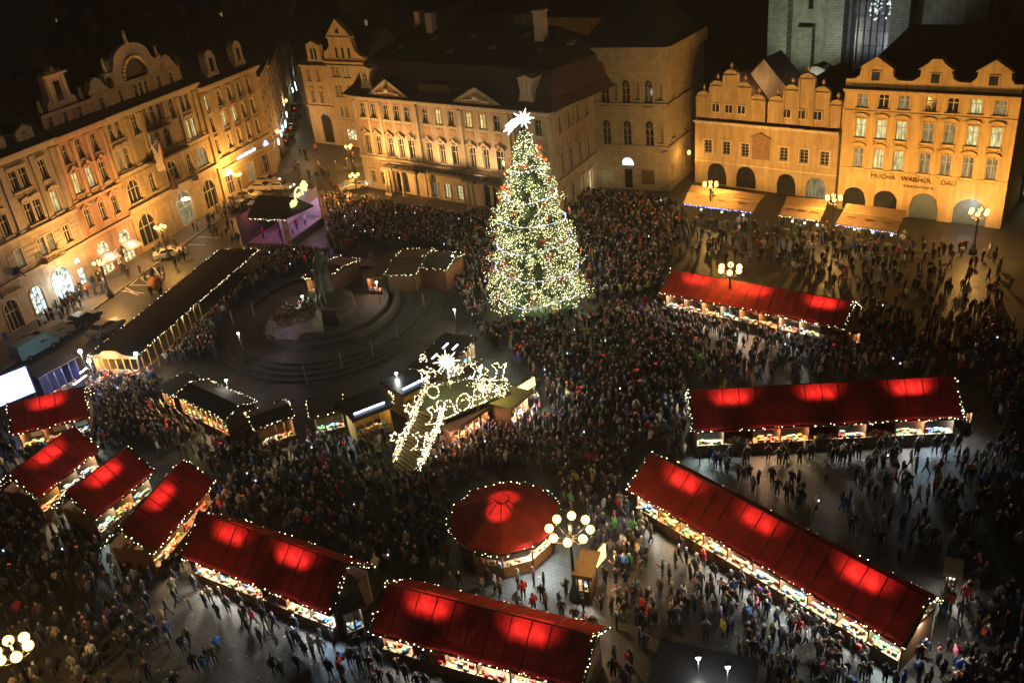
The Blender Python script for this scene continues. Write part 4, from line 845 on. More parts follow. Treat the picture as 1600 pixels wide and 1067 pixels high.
def red_stall(label, fl, fr, W, zr, tints, glows, ze=2.6, rear=True, end_light=None, power=260):
    A_, B_ = at(*fl, ze), at(*fr, ze); d = B_ - A_; L = d.xy.length; yaw = math.atan2(d.y, d.x)
    o = root('market_stall', label, 'market stall', (A_.x, A_.y, 0), yaw, 'long red roofed market stalls')
    STALLS.append((A_.x, A_.y, yaw, L, W))
    npn = max(3, round(L / 1.2)); pw = L / npn; hy = W / 2
    pc = {}
    for sd in (0, 1):
        ya, yb = (0, hy) if sd == 0 else (W, hy)
        def pm(sag):
            mb = MB(); q = 5; g = .012
            for j in range(q):
                t0, t1 = j / q, (j + 1) / q; s0, s1 = -sag * math.sin(math.pi * t0), -sag * math.sin(math.pi * t1)
                za, zb = ze + (zr - ze) * t0 + s0, ze + (zr - ze) * t1 + s1
                sm_ = sag * .8
                vs = [(g, ya + (yb - ya) * t0, za), (pw / 2, ya + (yb - ya) * t0, za - sm_), (pw - g, ya + (yb - ya) * t0, za), (pw - g, ya + (yb - ya) * t1, zb), (pw / 2, ya + (yb - ya) * t1, zb - sm_), (g, ya + (yb - ya) * t1, zb)]
                mb.add(vs, [(0, 1, 4, 5), (1, 2, 3, 4)] if sd == 0 else [(5, 4, 1, 0), (4, 3, 2, 1)], smooth=True)
            vy = ya + (-.03 if sd == 0 else .03)
            mb.add([(g, vy, ze - .28), (pw - g, vy, ze - .28), (pw - g, ya, ze), (g, ya, ze)], [(0, 1, 2, 3)])
            return mb.mesh('roof_panel', mR)
        mes = [pm(.03), pm(.06), pm(.09)]
        for k in range(npn): link('roof_panel', rnd.choice(mes), o, (k * pw, 0, rnd.uniform(-.012, .012)))
    fr_ = MB()
    for k in range(npn + 1):
        x = min(max(k * pw, .03), L - .03)
        for ya in (0, W): fr_.tube((x, ya, ze - .03), (x, hy, zr - .03), .035, .035, 4)
    fr_.tube((0, hy, zr + .01), (L, hy, zr + .01), .05, .05, 5); fr_.build('roof_frame', M_woodd, o)
    bt = MB(); nb = len(tints); bw = (L - .6) / nb
    for k in range(nb + 1):
        x = .3 + k * bw
        link('partition', wmesh(('part', W), lambda: MB().box(-.05, .05, .55, .65, 0, ze).box(-.03, .03, .65, W - .72, 0, 2.35).mesh('partition', M_wood)), o, (x, 0, 0))
    MB().box(.25, L - .25, W - .7, W - .62, 0, ze).build('back_wall', M_wallin, o)
    cme = MB().box(.06, bw - .06, .32, 1.05, .86, .93).box(.06, bw - .06, .42, .5, .0, .86, 1).mesh('counter', [M_ctr, M_wood])
    sme = MB().box(.1, bw - .1, W - 1.15, W - .75, 1.1, 1.14).box(.1, bw - .1, W - 1.15, W - .75, 1.6, 1.64).mesh('shelf', M_ctr)
    gd = MB()
    for k, t in enumerate(tints):
        x = .3 + k * bw
        link('counter', cme, o, (x, 0, 0)); link('shelf', sme, o, (x, 0, 0))
        goods(x + .1, x + bw - .1, .35, 1.0, .93, 16, gd); goods(x + .1, x + bw - .1, W - 1.1, W - .8, 1.14, 8, gd); goods(x + .1, x + bw - .1, W - 1.1, W - .8, 1.64, 8, gd)
        if TINT[t]:
            cx = x + bw / 2
            tb = MB().box(cx - bw * .32, cx + bw * .32, 1.12, 1.2, 2.36, 2.42).build('tube_light', emat('tube_' + t, TINT[t], 9), o)
            lamp(o, (cx, .95, 2.32), power * .72 * rnd.uniform(.6, 1.4), TINT[t], area=(bw * .7, .3), aim=(cx, -.1, .2))
    gd.build('market_goods', GOODS, o, kind='stuff')
    for g in glows:
        x = g * L; MB().box(x - .12, x + .12, hy - .55, hy - .35, 2.55, 2.62).build('uplight', M_dark, o)
        gp_ = rnd.uniform(.8, 1.2)
        for dx in (-.75, 0, .75): lamp(o, (x + dx, hy - .35, zr - 1.25), 520 * gp_, (1, .40, .34), .35, spot=135, aim=(x + dx, hy * .9, zr), blend=1)
    garland(o, [(0, 0, ze - .12), (L, 0, ze - .12), (L + .05, 0, ze - .12), (L + .05, hy, zr), (L + .05, W, ze - .12), (0, W, ze - .12), (-.05, hy, zr), (-.05, 0, ze - .12)])
    if end_light:
        MB().box(L - .35, L - .3, 1, W - 1, .9, 1.0).build('counter', M_ctr, o); lamp(o, (L - .3, hy, 2.3), power * .8, TINT[end_light], area=(.3, 2), aim=(L + 1, hy, .2))
    return o
red_stall('red roofed stall nearest the restaurant awnings with a lamp behind it', (1032, 456), (1318, 511), 4.6, 4.1, 'wwycoowwd', [.17, .50, .86], power=330, end_light=None)
red_stall('longest red roofed stall with an almost level ridge near the grey night paving', (1083, 672), (1505, 650), 4.6, 4.7, 'cdoydwdwb', [.16, .49, .83], power=330)
red_stall('red roofed stall running diagonally down to the far corner of the crowd', (981, 762), (1412, 1008), 4.6, 4.4, 'wyywwwcwwc', [.17, .47, .82], power=300, end_light='w')
red_stall('red roofed stall cut by the bottom edge below the round stall', (578, 985), (908, 1075), 4.6, 4.2, 'wdwwcb', [.24, .72], power=300)
red_stall('red roofed stall with a dark hut tucked behind its end', (283, 868), (515, 958), 4.6, 4.6, 'wwwdwb', [.25, .68], power=320)
red_stall('short red stall nearest the dark open paving, third of the slanted trio', (240, 862), (335, 750), 4.3, 4.4, 'yo', [.52], power=220)
red_stall('short red stall in the middle of the slanted trio', (147, 809), (241, 735), 4.3, 4.4, 'cyc', [.52], power=220)
red_stall('short red stall of the slanted trio closest to the glowing screen', (58, 777), (156, 699), 4.3, 4.4, 'ycw', [.52], power=220)
red_stall('short red stall directly below the glowing white screen', (18, 678), (138, 650), 4.3, 4.5, 'yoc', [.5], power=220)

# round stall
PC = at(787, 803, 2.7); RS = root('round_market_stall', 'round red tent stall with ten sided roof beside the candelabra lamp', 'market stall', (PC.x, PC.y, 0), .2)
NS = 10; RR = 3.8
def rp_(a, r, z): return (r * math.cos(a), r * math.sin(a), z)
for k in range(NS):
    a0, a1 = 2 * math.pi * k / NS + .006, 2 * math.pi * (k + 1) / NS - .006
    mb = MB(); rg = [(RR, 2.2), (RR, 2.55), (RR * .86, 2.8), (RR * .5, 3.35), (.45, 3.95)]
    for (r0, z0), (r1, z1) in zip(rg, rg[1:]): mb.add([rp_(a0, r0, z0), rp_(a1, r0, z0), rp_(a1, r1, z1), rp_(a0, r1, z1)], [(0, 1, 2, 3)])
    mb.build('roof_panel', mR, RS)
    f_ = MB(); f_.path([rp_(a0, RR, 2.5), rp_(a0, RR * .86, 2.76), rp_(a0, RR * .5, 3.31), rp_(a0, .45, 3.92)], .045, 4).build('rafter', M_woodd, RS)
    MB().tube(rp_(a0, RR - .5, 0), rp_(a0, RR - .5, 2.6), .06).build('post', M_wood, RS)
    if k in (6, 7, 8, 9, 0): mb = MB(); mb.add([rp_(a0, RR - .55, .9), rp_(a1, RR - .55, .9), rp_(a1, RR - 1.1, .9), rp_(a0, RR - 1.1, .9), rp_(a0, RR - .55, 0), rp_(a1, RR - .55, 0)], [(0, 1, 2, 3), (0, 4, 5, 1)]).build('counter', M_ctr, RS)
    else: MB().add([rp_(a0, RR - .6, 0), rp_(a1, RR - .6, 0), rp_(a1, RR - .6, 2.6), rp_(a0, RR - .6, 2.6)], [(0, 1, 2, 3)]).build('wall_panel', M_wood, RS)
MB().lathe([(.5, 3.92), (.55, 4.0), (.35, 4.12), (.32, 4.25), (.02, 4.4)], 10).build('finial', mR, RS)
MB().lathe([(1.15, 3.55), (1.2, 3.57)], 12).build('ring', M_woodd, RS)
gd = MB()
for k in range(40):
    a = rnd.uniform(-2.6, .5); r_ = rnd.uniform(RR - 1.05, RR - .65); gd.ball((r_ * math.cos(a), r_ * math.sin(a), 1.0), rnd.uniform(.06, .15), 5, 4, rnd.randrange(7))
gd.build('market_goods', GOODS, RS, kind='stuff')
garland(RS, [rp_(2 * math.pi * k / 30, RR + .05, 2.5) for k in range(31)], .2)
lamp(RS, (.25, .1, 2.7), 700, (1, .38, .32), .15, spot=110, aim=(.3, .5, 3.9)); lamp(RS, (-.35, -.75, 2.45), 900, (1, .42, .36), .12, spot=88, aim=(-.45, -.8, 3.7))
for a in (-1.2, -.6): lamp(RS, rp_(a - .2, RR - .9, 2.4), 260, (.85, 1, .97), area=(1.2, .3), aim=rp_(a - .2, RR + .8, 0))
STALLS.append((PC.x - 3.4, PC.y - 3.4, 0, 6.8, 6.8))

# ================================================================== DARK HUTS
def hut(label, q, ze, roof='flat', rise=.5, tint='y', mroof=M_woodd, front=True, lights=True, power=160, name='wooden_hut', wall=M_wood, planks=0, bm=M_bulb, cat='hut', walls_=(1, 1, 1), eaves=True, pl_axis='x'):
    """q: eave corners in the photo: front-left, front-right, back-right, back-left"""
    P = [at(*c, ze) for c in q]; A_, B_ = P[0], P[1]; d = B_ - A_; L = d.xy.length; yaw = math.atan2(d.y, d.x)
    nn = Vector((-math.sin(yaw), math.cos(yaw), 0)); W = max(1.2, ((P[2] - B_).dot(nn) + (P[3] - A_).dot(nn)) / 2)
    o = root(name, label, cat, (A_.x, A_.y, 0), yaw); STALLS.append((A_.x, A_.y, yaw, L, W))
    if planks:
        n_ = planks
        for k in range(n_):
            if pl_axis == 'y':
                y0, y1 = W * k / n_, W * (k + 1) / n_ - .03
                me = wmesh(('plk', label), lambda: MB().prism([(0, 0), (L, 0), (L, .05), (L / 2, rise + .05), (0, .05)], 0, y1 - y0).mesh('roof_plank', mroof))
                link('roof_plank', me, o, (0, y0, ze + rnd.uniform(0, .025)))
            else:
                x0, x1 = L * k / n_, L * (k + 1) / n_ - .03
                me = wmesh(('plk', label), lambda: MB().add([(0, 0, 0), (x1 - x0, 0, 0), (x1 - x0, W / 2, rise), (0, W / 2, rise), (x1 - x0, W, 0), (0, W, 0), (0, 0, -.06), (x1 - x0, 0, -.06)], [(0, 1, 2, 3), (3, 2, 4, 5), (6, 7, 1, 0)]).mesh('roof_plank', mroof))
                link('roof_plank', me, o, (x0, 0, ze + rnd.uniform(0, .025)))
        MB().box(.1, L - .1, .1, W - .1, ze - .12, ze - .08).build('ceiling', M_woodd, o)
    elif roof == 'gable':
        MB().add([(0, 0, ze), (L, 0, ze), (L, W / 2, ze + rise), (0, W / 2, ze + rise), (L, W, ze), (0, W, ze), (0, 0, ze - .1), (L, 0, ze - .1), (L, W, ze - .1), (0, W, ze - .1)], [(0, 1, 2, 3), (3, 2, 4, 5), (6, 7, 1, 0), (1, 4, 2), (0, 3, 5), (7, 8, 4, 1), (6, 0, 5, 9), (6, 9, 8, 7)]).build('roof', mroof, o)
    else:
        MB().box(0, L, 0, W, ze - .05, ze + .08).box(0, L, -.06, 0, ze - .22, ze + .1).box(0, L, W, W + .06, ze - .22, ze + .1).build('roof', mroof, o)
    i = .3; wl = MB(); hz = ze - .14
    npk = max(2, round(L / .9))
    if walls_[0]: wl.box(i, L - i, W - i - .06, W - i, 0, hz)
    if walls_[1]: wl.box(i, i + .06, i, W - i - .07, 0, hz)
    if walls_[2]: wl.box(L - i - .06, L - i, i, W - i - .07, 0, hz)
    for k in range(npk + 1):
        x = i + (L - 2 * i) * k / npk; wl.box(x - .04, x + .04, W - i + .002, W - i + .05, 0, hz); wl.box(x - .05, x + .05, i - .1, i - .002, 0, hz) if front or k in (0, npk) else None
    if wl.v: wl.build('wall', wall, o)
    if front:
        MB().box(i + .07, L - i - .07, i - .1, i + .5, .85, .93).box(i + .07, L - i - .07, i - .02, i + .05, 0, .85, 1).build('counter', [M_ctr, wall], o)
        gd = MB(); goods(i + .1, L - i - .2, i, i + .45, .93, int(8 * L), gd); gd.build('market_goods', GOODS, o, kind='stuff')
    else: MB().box(i + .07, L - i - .07, i, i + .06, 0, hz).build('front_wall', wall, o)
    if tint != 'd':
        m_ = max(1, round(L / 3))
        for k in range(m_):
            cx = L * (k + .5) / m_; MB().box(cx - .4, cx + .4, i + .1, i + .18, ze - .3, ze - .24).build('tube_light', emat('tube_' + tint, TINT[tint], 9), o)
            lamp(o, (cx, i + .25, ze - .34), power / m_ * 1.2, TINT[tint], area=(min(1.6, L * .6), .3), aim=(cx, -.7, .2))
    if lights: garland(o, [(0, 0, ze), (L, 0, ze), (L, W, ze), (0, W, ze), (0, 0, ze)] if roof != 'gable' or planks else [(0, 0, ze), (L, 0, ze), (L, W / 2, ze + rise), (L, W, ze), (0, W, ze), (0, W / 2, ze + rise), (0, 0, ze)], .18, .044, bm, .1, .06)
    return o, L, W
Z1 = lambda x, y: (x / 3.5575, 520 + y / 3.5575)
Z2 = lambda x, y: (400 + x / 3.5575, 520 + y / 3.5575)
M_sheet = mat('dark_roof_boards', (.012, .011, .010), .7, .5, 2.5, .2, spec=.08)
o, L, W = hut('very long dark boarded pavilion edged with lights beside the road', [(137, 556), (213, 557), (404, 392), (372, 387)], 3.0, rise=.06, planks=46, pl_axis='y', tint='o', power=420, mroof=M_sheet, wall=mat('yellow_board', (.32, .24, .10), .7, .3, 4), walls_=(1, 1, 0))
gbm = MB().prism([(-.1, 2.85), (L + .1, 2.85), (L * .72, 3.3), (L * .62, 3.7), (L * .38, 3.7), (L * .28, 3.3)], -.25, -.1).build('gable_board', mat('carved_board', (.45, .28, .12), .7, .3, 4), o)
lamp(o, (L / 2, -.9, 3.1), 230, (1, .6, .25), .2)
bx = MB()
for k in range(11): y = 1 + k * (W - 2) * .5 / 11; bx.box(L - .35, L - .25, y, y + .12, 0, 2.85)
bx.box(L - .4, L - .28, 1, W * .52, .85, .95); bx.build('post', M_ctr, o)
for k in range(6): lamp(o, (L - .5, 1.5 + k * W * .09, 2.6), 60, (1, .75, .25), .1)
for (px_, py_, ww, l_) in ((125, 549, 0, 'white floodlight on a mast at the pavilion corner'), (139, 564, 0, 'white floodlight just below the pavilion corner'), (212, 553, 0, 'white floodlight at the inner corner of the boarded pavilion')):
    P = at(px_, py_, 3.4); f = root('floodlight', l_, 'floodlight', (P.x, P.y, 0)); MB().tube((0, 0, 0), (0, 0, 3.3), .05).build('mast', M_dark, f); MB().ball((0, 0, 3.4), .2, 8, 6).build('lamp_head', M_led, f); lamp(f, (0, -.3, 3.3), 420, (1, .95, .9), .15)
hut('small black hut with a pale side beside the packed crowd', [(244, 604), (268, 618), (309, 588), (283, 577)], 2.6, tint='y', power=140, mroof=M_roofd)
hut('wide black hut with glowing snack counter facing the walkway', [(272, 618), (351, 656), (391, 621), (309, 587)], 2.7, tint='y', power=420, mroof=M_roofd, roof='gable', rise=.5)
hut('dark octagon like hut ringed with bulbs next to the snack counter', [(398, 672), (462, 650), (446, 626), (385, 640)], 2.7, tint='y', power=220, mroof=M_roofd, roof='gable', rise=.4)
hut('low dark hut with pale green lit counter', [(484, 653), (540, 640), (532, 613), (478, 626)], 2.6, tint='c', power=220, mroof=M_roofd)
def framed(label, q, tint_pos):
    o, L, W = hut(label, q, 2.7, tint='d', mroof=mat('black_roof', (.012, .012, .014), .4), wall=mat('honey_board', (.40, .24, .07), .7, .25, 4), lights=False)
    MB().box(.5, L - .5, .5, .62, 2.82, 2.9).build('tube_light', emat('tube_cold', (.6, .75, 1), 8), o); lamp(o, (L / 2, .8, 2.2), 130, (1, .75, .25), .2)
    bulbs([(L, 0, 2.8), (L + .3, .2, 3.2), (L + .2, 1.2, 3.4)], .07, .05, .1).build('fairy_lights', M_bulb, o, kind='stuff'); return o
framed('black roofed hut with a blue white tube and honey wood front', [(549, 657), (614, 632), (600, 605), (538, 622)], 0)
framed('black roofed hut with honey wood front just behind the star pole', [(628, 618), (680, 592), (662, 566), (612, 590)], 0)
o, L, W = hut('black hut with four bright slits in its roof', [(690, 583), (745, 527), (706, 508), (664, 553)], 2.8, tint='c', power=420, mroof=mat('black_roof', (.012, .012, .014), .4), bm=M_bulb)
for (x, y) in ((.35, .3), (.35, .6), (.65, .3), (.65, .6)): MB().box(L * x - .5, L * x + .5, W * y - .08, W * y + .08, 2.885, 2.92).build('roof_slit_light', emat('slit', (.85, .9, 1), 5), o)
hut('plain brown boarded hut with its back to the monument', [(600, 431), (650, 430), (648, 390), (603, 388)], 2.8, front=False, tint='d', roof='gable', rise=.5, mroof=mat('brown_roof', (.10, .065, .04), .8))
o, L, W = hut('brown boarded hut edged with bulbs beside a white floodlight', [(648, 418), (697, 422), (706, 394), (660, 391)], 2.8, front=False, tint='d', roof='gable', rise=.5, mroof=M_roofd, wall=mat('russet_board', (.28, .12, .06), .8, .2, 4))
hut('small open hut of trinkets by the ring wall', [(472, 434), (506, 440), (512, 396), (480, 392)], 2.7, tint='y', power=120, roof='gable', rise=.5, mroof=M_woodd)
hut('little brown hut whose counter glows among the musicians', [(567, 432), (596, 434), (600, 392), (574, 390)], 2.7, tint='o', power=110, mroof=mat('brown_roof', (.10, .065, .04), .8), lights=False)
hut('kiosk with yellow lit lid under the light garlands', [(797, 640), (830, 612), (812, 594), (780, 612)], 2.6, tint='w', power=420, lights=False, mroof=mat('yellow_roof', (.30, .24, .06), .7))
hut('small food cart with brown lid directly below the candelabra lamp', [(893, 898), (925, 903), (932, 862), (893, 858)], 2.3, tint='w', power=260, lights=False, mroof=mat('brown_lid', (.16, .11, .05), .8), name='food_cart', cat='cart')
cp = at(937, 872, 1.6); cq = at(822, 607, 2.0); b3 = root('kiosk_sign', 'yellow lit sloping sign at the kiosk beneath the light garlands', 'sign', (cq.x, cq.y, 0), .75)
MB().box(-1.1, 1.1, -.05, .05, 1.8, 2.6).build('panel', emat('board_yellow', (1, .78, .2), 3), b3); MB().tube((-1, 0, 0), (-1, 0, 1.8), .04).tube((1, 0, 0), (1, 0, 1.8), .04).build('leg', M_dark, b3); lamp(b3, (0, -.7, 2.3), 420, (1, .9, .6), .2)
bd = root('glow_panel', 'added yellow glowing panel beside the food cart, lighting people nearby', 'sign', (cp.x, cp.y, 0), .9)  # glowing panel with its lamp, added to light the people around the cart
MB().box(-.7, .7, -.05, .05, 1.2, 2.3).build('panel', emat('board_yellow', (1, .78, .2), 3), bd); MB().tube((-.6, 0, 0), (-.6, 0, 1.2), .04).tube((.6, 0, 0), (.6, 0, 1.2), .04).build('leg', M_dark, bd); lamp(bd, (.3, -.5, 1.9), 260, (1, .6, .3), .2)
o, L, W = hut('wide black hut at the bottom edge under two white spots', [(1005, 1085), (1170, 1125), (1185, 1040), (1035, 995)], 3.0, tint='d', lights=False, mroof=mat('black_roof', (.012, .012, .014), .4), front=False)
hut('dark hut tucked behind the end of a red stall', [(528, 962), (572, 945), (578, 905), (548, 888)], 2.7, tint='b', power=60, lights=False, roof='gable', rise=.6, mroof=M_roofd)
hut('bright chestnut cart with a lit lid in the thin crowd', [(1474, 893), (1504, 900), (1508, 878), (1478, 872)], 1.9, tint='w', power=330, lights=False, mroof=mat('pale_lid', (.6, .5, .35), .6), name='food_cart', cat='cart')
hut('small glowing cart at the end of the level red stall', [(1508, 642), (1530, 638), (1532, 604), (1508, 600)], 2.2, tint='w', power=120, lights=False, mroof=M_woodd, name='food_cart', cat='cart')
hut('little dark stall just past the lit end of the restaurant side stall', [(1330, 520), (1352, 515), (1356, 500), (1334, 500)], 2.2, tint='o', power=80, lights=False, mroof=M_woodd, name='food_cart', cat='cart')
def spot_mast(px, z, label, power=120, r=.13, col=(1, .97, .88), aim=None):
    P = at(*px, z); f = root('spot_mast', label, 'floodlight', (P.x, P.y, 0)); MB().tube((0, 0, 0), (0, 0, z - .1), .04).box(-.16, .16, -.1, .1, z + .12, z + .17).build('mast', M_dark, f)
    MB().ball((0, 0, z), r, 8, 6).build('lamp_head', M_led, f); lamp(f, (0, -.2, z - .15), power, col, .1)
for px_, z_, l_, p_ in (((588, 441), 3.2, 'white spot lighting the stepped ring beside the trinket huts', 120), ((372, 521), 4.5, 'white spot on a tall mast over the dark crowd by the ring', 80), ((472, 463), 3, 'small spot next to the robed statue', 120), ((353, 594), 3.5, 'small spot standing over the wide black hut', 50), ((619, 583), 3.2, 'small spot on the rail above the honey wood huts', 120), ((710, 484), 2.6, 'small spot near the ring entrance facing the fir', 160), ((707, 400), 3.2, 'bright spot on the corner of the russet hut', 420), ((1091, 1027), 4.2, 'first white spot above the black hut at the bottom edge', 90), ((1137, 1041), 4.2, 'second white spot above the black hut, farther along it', 90), ((1081, 628), 2.2, 'cold spot at the near end of the level red stall', 120)):
    spot_mast(px_, z_, l_, p_)

# ================================================================== CHRISTMAS TREE
TR = at(844, 479); T = root('christmas_tree', 'huge lit fir tree hung with garlands, red bows and topped by a comet star', 'christmas tree', (TR.x, TR.y, 0))
MB().tube((0, 0, 0), (0, 0, 19.0), .42, .06, 10).build('trunk', mat('bark', (.07, .045, .03), .9, .3, 6), T)
PR = [(1.9, 4.0), (3.0, 4.7), (5.5, 4.4), (8, 4.0), (10.5, 3.45), (13, 2.7), (15.5, 1.8), (17.3, 1.0), (18.8, .22)]
def trad(z):
    for (a, r0), (b, r1) in zip(PR, PR[1:]):
        if z <= b: return r0 + (r1 - r0) * (z - a) / (b - a)
    return .2
M_need = mat('fir_needles', (.05, .085, .03), .8, .4, 2); M_needl = mat('fir_tips', (.09, .13, .045), .8, .4, 2)
lb = MB(); ndl = MB(); bl_ = MB(); rt = random.Random(5)
for k in range(480):
    z = 1.5 + 17.2 * (k / 480) ** 1.05; a = k * 2.39996 + rt.uniform(-.3, .3); R0_ = trad(z) * (rt.uniform(.74, 1.04) if rt.random() < .85 else rt.uniform(1.04, 1.24)) * (1 + .08 * math.sin(a * 3 + z)); dr = rt.uniform(.05, .22) * R0_
    tip = Vector((math.cos(a) * R0_, math.sin(a) * R0_, z - dr)); bs = Vector((0, 0, z + .25)); 
    lb.tube(bs, tip, .05, .015, 3)
    nsp = int(8 + R0_ * 9)
    for j in range(nsp):
        t = .22 + .8 * (j / nsp); p = bs.lerp(tip, t) + Vector((rt.uniform(-.3, .3), rt.uniform(-.3, .3), rt.uniform(-.35, .12))) * (.5 + R0_ * .15)
        for _ in range(3):
            d = Vector((rt.uniform(-1, 1) + math.cos(a) * .8, rt.uniform(-1, 1) + math.sin(a) * .8, rt.uniform(-.9, .2))).normalized() * rt.uniform(.28, .5)
            s_ = d.cross(Vector((rt.uniform(-1, 1), rt.uniform(-1, 1), rt.uniform(-1, 1)))).normalized() * .075
            ndl.add([p - s_, p + s_, p + d], [(0, 1, 2)], 1 if t > .8 else 0)
        if rt.random() < .95 and t > .5:
            for _b in range(2): q = p + Vector((math.cos(a), math.sin(a), 0)) * .12 + Vector((rt.uniform(-.22, .22), rt.uniform(-.22, .22), rt.uniform(-.3, .2))); bl_.octa(q, rt.uniform(.024, .058), rt.choice((0, 0, 1, 2)))
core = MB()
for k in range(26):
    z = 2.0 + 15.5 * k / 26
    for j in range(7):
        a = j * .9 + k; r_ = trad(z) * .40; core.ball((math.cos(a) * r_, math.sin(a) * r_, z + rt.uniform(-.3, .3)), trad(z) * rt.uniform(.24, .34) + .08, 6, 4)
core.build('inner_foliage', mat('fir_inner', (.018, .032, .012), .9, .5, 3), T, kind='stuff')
lb.build('branches', MATS['bark'], T, kind='stuff'); ndl.build('needles', [M_need, M_needl], T, kind='stuff')
bl_.build('fairy_lights', [M_bulbg, M_bulb, emat('bulb_dim', (1, .85, .4), 1.1)], T, kind='stuff')
for k in range(46):
    z = 2.2 + 15.5 * k / 46; a = k * 2.39996; r_ = trad(z) * .93 + .12
    lamp(T, (math.cos(a) * r_ * 1.06, math.sin(a) * r_ * 1.06, z), 150, (1, .92, .5), .3)
for z, dip in ((2.2, .9), (5.4, .7), (8.0, .6), (10.4, .5), (12.9, .5), (15.3, .35)):
    pts = []; r_ = trad(z) * 1.10
    for k in range(61):
        a = 2 * math.pi * k / 60; r_ = trad(z) * (.94 - .20 * math.sin(a)); pts.append((r_ * math.cos(a), r_ * math.sin(a), z - dip * .5 * (1 - math.cos(a * 5)) * .35 + .25 * math.sin(a * 1 + z)))
    g = MB()
    g.path(pts, .045, 4); o = g.build('rope', M_white, T); bulbs(pts, .09, .055, .05).build('fairy_lights', M_bulbw, o, kind='stuff')
M_bow = mat('bow_red', (.9, .13, .04), .5, .15)
bw_ = MB()
for s_ in (-1, 1): bw_.add([(0, 0, 0), (s_ * .44, -.08, .32), (s_ * .5, .0, -.08), (s_ * .15, -.12, .02), (s_ * .28, -.07, -.5), (s_ * .08, -.07, -.46)], [(0, 1, 2), (0, 3, 1), (0, 4, 5), (0, 2, 3)])
bw_.ball((0, -.05, 0), .11, 6, 4); bme = bw_.mesh('bow', M_bow)
for k in range(46):
    z = 2.6 + 14.5 * ((k + .5) / 46) ** 1.15; a = rt.uniform(0, 6.283); r_ = trad(z) * 1.06 + .12
    link('bow', bme, T, (r_ * math.cos(a), r_ * math.sin(a), z), a + math.pi / 2)
# comet star facing the camera side
stp_ = MB(); N = 20
poly = []
for k in range(N):
    a = 2 * math.pi * k / N; r_ = (1.05 if k % 4 == 0 else .8) if k % 2 == 0 else .36; poly.append((r_ * math.cos(a), 20.0 + r_ * math.sin(a)))
stp_.prism(poly, -.12, .12)
stp_.prism([(-.2, 20.25), (-1.1, 20.0), (-1.8, 19.5), (-1.65, 19.3), (-2.0, 19.0), (-1.5, 19.05), (-1.6, 18.6), (-1.0, 19.2), (-.2, 19.75)], -.1, .1)
stp_.build('comet_star', emat('star_white', (1, .95, .82), 7), T)
lamp(T, (0, -.8, 20), 150, (1, .95, .8), .5)
# fence and nativity under the tree
F_ = root('tree_enclosure', 'green lit low round fence with pale carved figures at the foot of the fir', 'enclosure', (TR.x, TR.y, 0))
for k in range(22):
    a0 = 2 * math.pi * k / 22
    MB().box(-.62, .62, -.04, .04, 0, 1.1).build('fence_panel', mat('green_board', (.10, .30, .17), .7, .2, 3), F_, loc=(3.9 * math.cos(a0), 3.9 * math.sin(a0), 0), rz=a0 + math.pi / 2)
for k in range(6): lamp(F_, (3.0 * math.cos(-2.4 + k * .32), 3.0 * math.sin(-2.4 + k * .32), 1.5), 28, (.5, 1, .65), .15)
for k in range(5):
    a = -2.05 + k * .24; f = root('carved_figure', ['squat pale carved figure at one end of the group under the fir', 'pale carved figure with round head, second of the group under the fir', 'middle pale carved figure kneeling under the fir', 'tall pale carved figure near the end of the group under the fir', 'last pale carved figure beside the dark gap under the fir'][k], 'figure', (TR.x + 3.3 * math.cos(a), TR.y + 3.3 * math.sin(a), 0))
    h = [.9, 1.5, 1.1, 1.6, 1.5][k]
    MB().lathe([(.01, .9), (.42, .9), (.36, 1.0 + h * .3), (.2, .9 + h * .62), (.26, .9 + h * .7), (.12, .9 + h * .76), (.2, .9 + h * .88), (.02, .9 + h)], 8).tube((.2, 0, .9 + h * .6), (.5, -.2, .9 + h * .4), .09, .06).build('body', mat('pale_wood', (.42, .5, .36), .7), f)
    MB().box(-.35, .35, -.35, .35, 0, .9).build('plinth', M_wood, f)

# ================================================================== MONUMENT
MC = Vector((-19.3, 90.0, 0))
mon = root('monument', 'dark oval stepped stone monument ring with a rough plinth and robed statue', 'monument', MC)
M_mon = mat('monument_stone', (.05, .047, .04), .75, .35, .8, .3)
def ell(a, k): return (12.2 * k * math.cos(a), 15.0 * k * math.sin(a))
for i, k in enumerate((1.0, .945, .89, .835)):
    mb = MB(); n_ = 64; z1 = .17 * (i + 1)
    for j in range(n_):
        a0, a1 = 2 * math.pi * j / n_, 2 * math.pi * (j + 1) / n_ - .004; o0, o1 = ell(a0, k), ell(a1, k); i0, i1 = ell(a0, k - .06), ell(a1, k - .06)
        mb.add([(*o0, 0), (*o1, 0), (*o1, z1), (*o0, z1), (*i0, z1), (*i1, z1)], [(0, 1, 2, 3), (3, 2, 5, 4)])
    mb.build('step', M_mon, mon)
MB().slab([ell(2 * math.pi * j / 48, .776) for j in range(48)], 0, .5).build('terrace', M_mon, mon)
for i, (k, a0, a1) in enumerate(((.62, -2.9, .6), (.52, -2.7, .4))):
    mb = MB(); n_ = 26
    for j in range(n_):
        b0, b1 = a0 + (a1 - a0) * j / n_, a0 + (a1 - a0) * (j + 1) / n_
        for (kk, zz) in ((k, .75 + .2 * i),):
            o0, o1, i0, i1 = ell(b0, kk), ell(b1, kk), ell(b0, kk - .05), ell(b1, kk - .05)
            mb.add([(*o0, .5), (*o1, .5), (*o1, zz + .3), (*o0, zz + .3), (*i0, zz + .3), (*i1, zz + .3), (*i0, .5), (*i1, .5)], [(0, 1, 2, 3), (3, 2, 5, 4), (4, 5, 7, 6)])
    mb.build('low_wall', M_mon, mon)
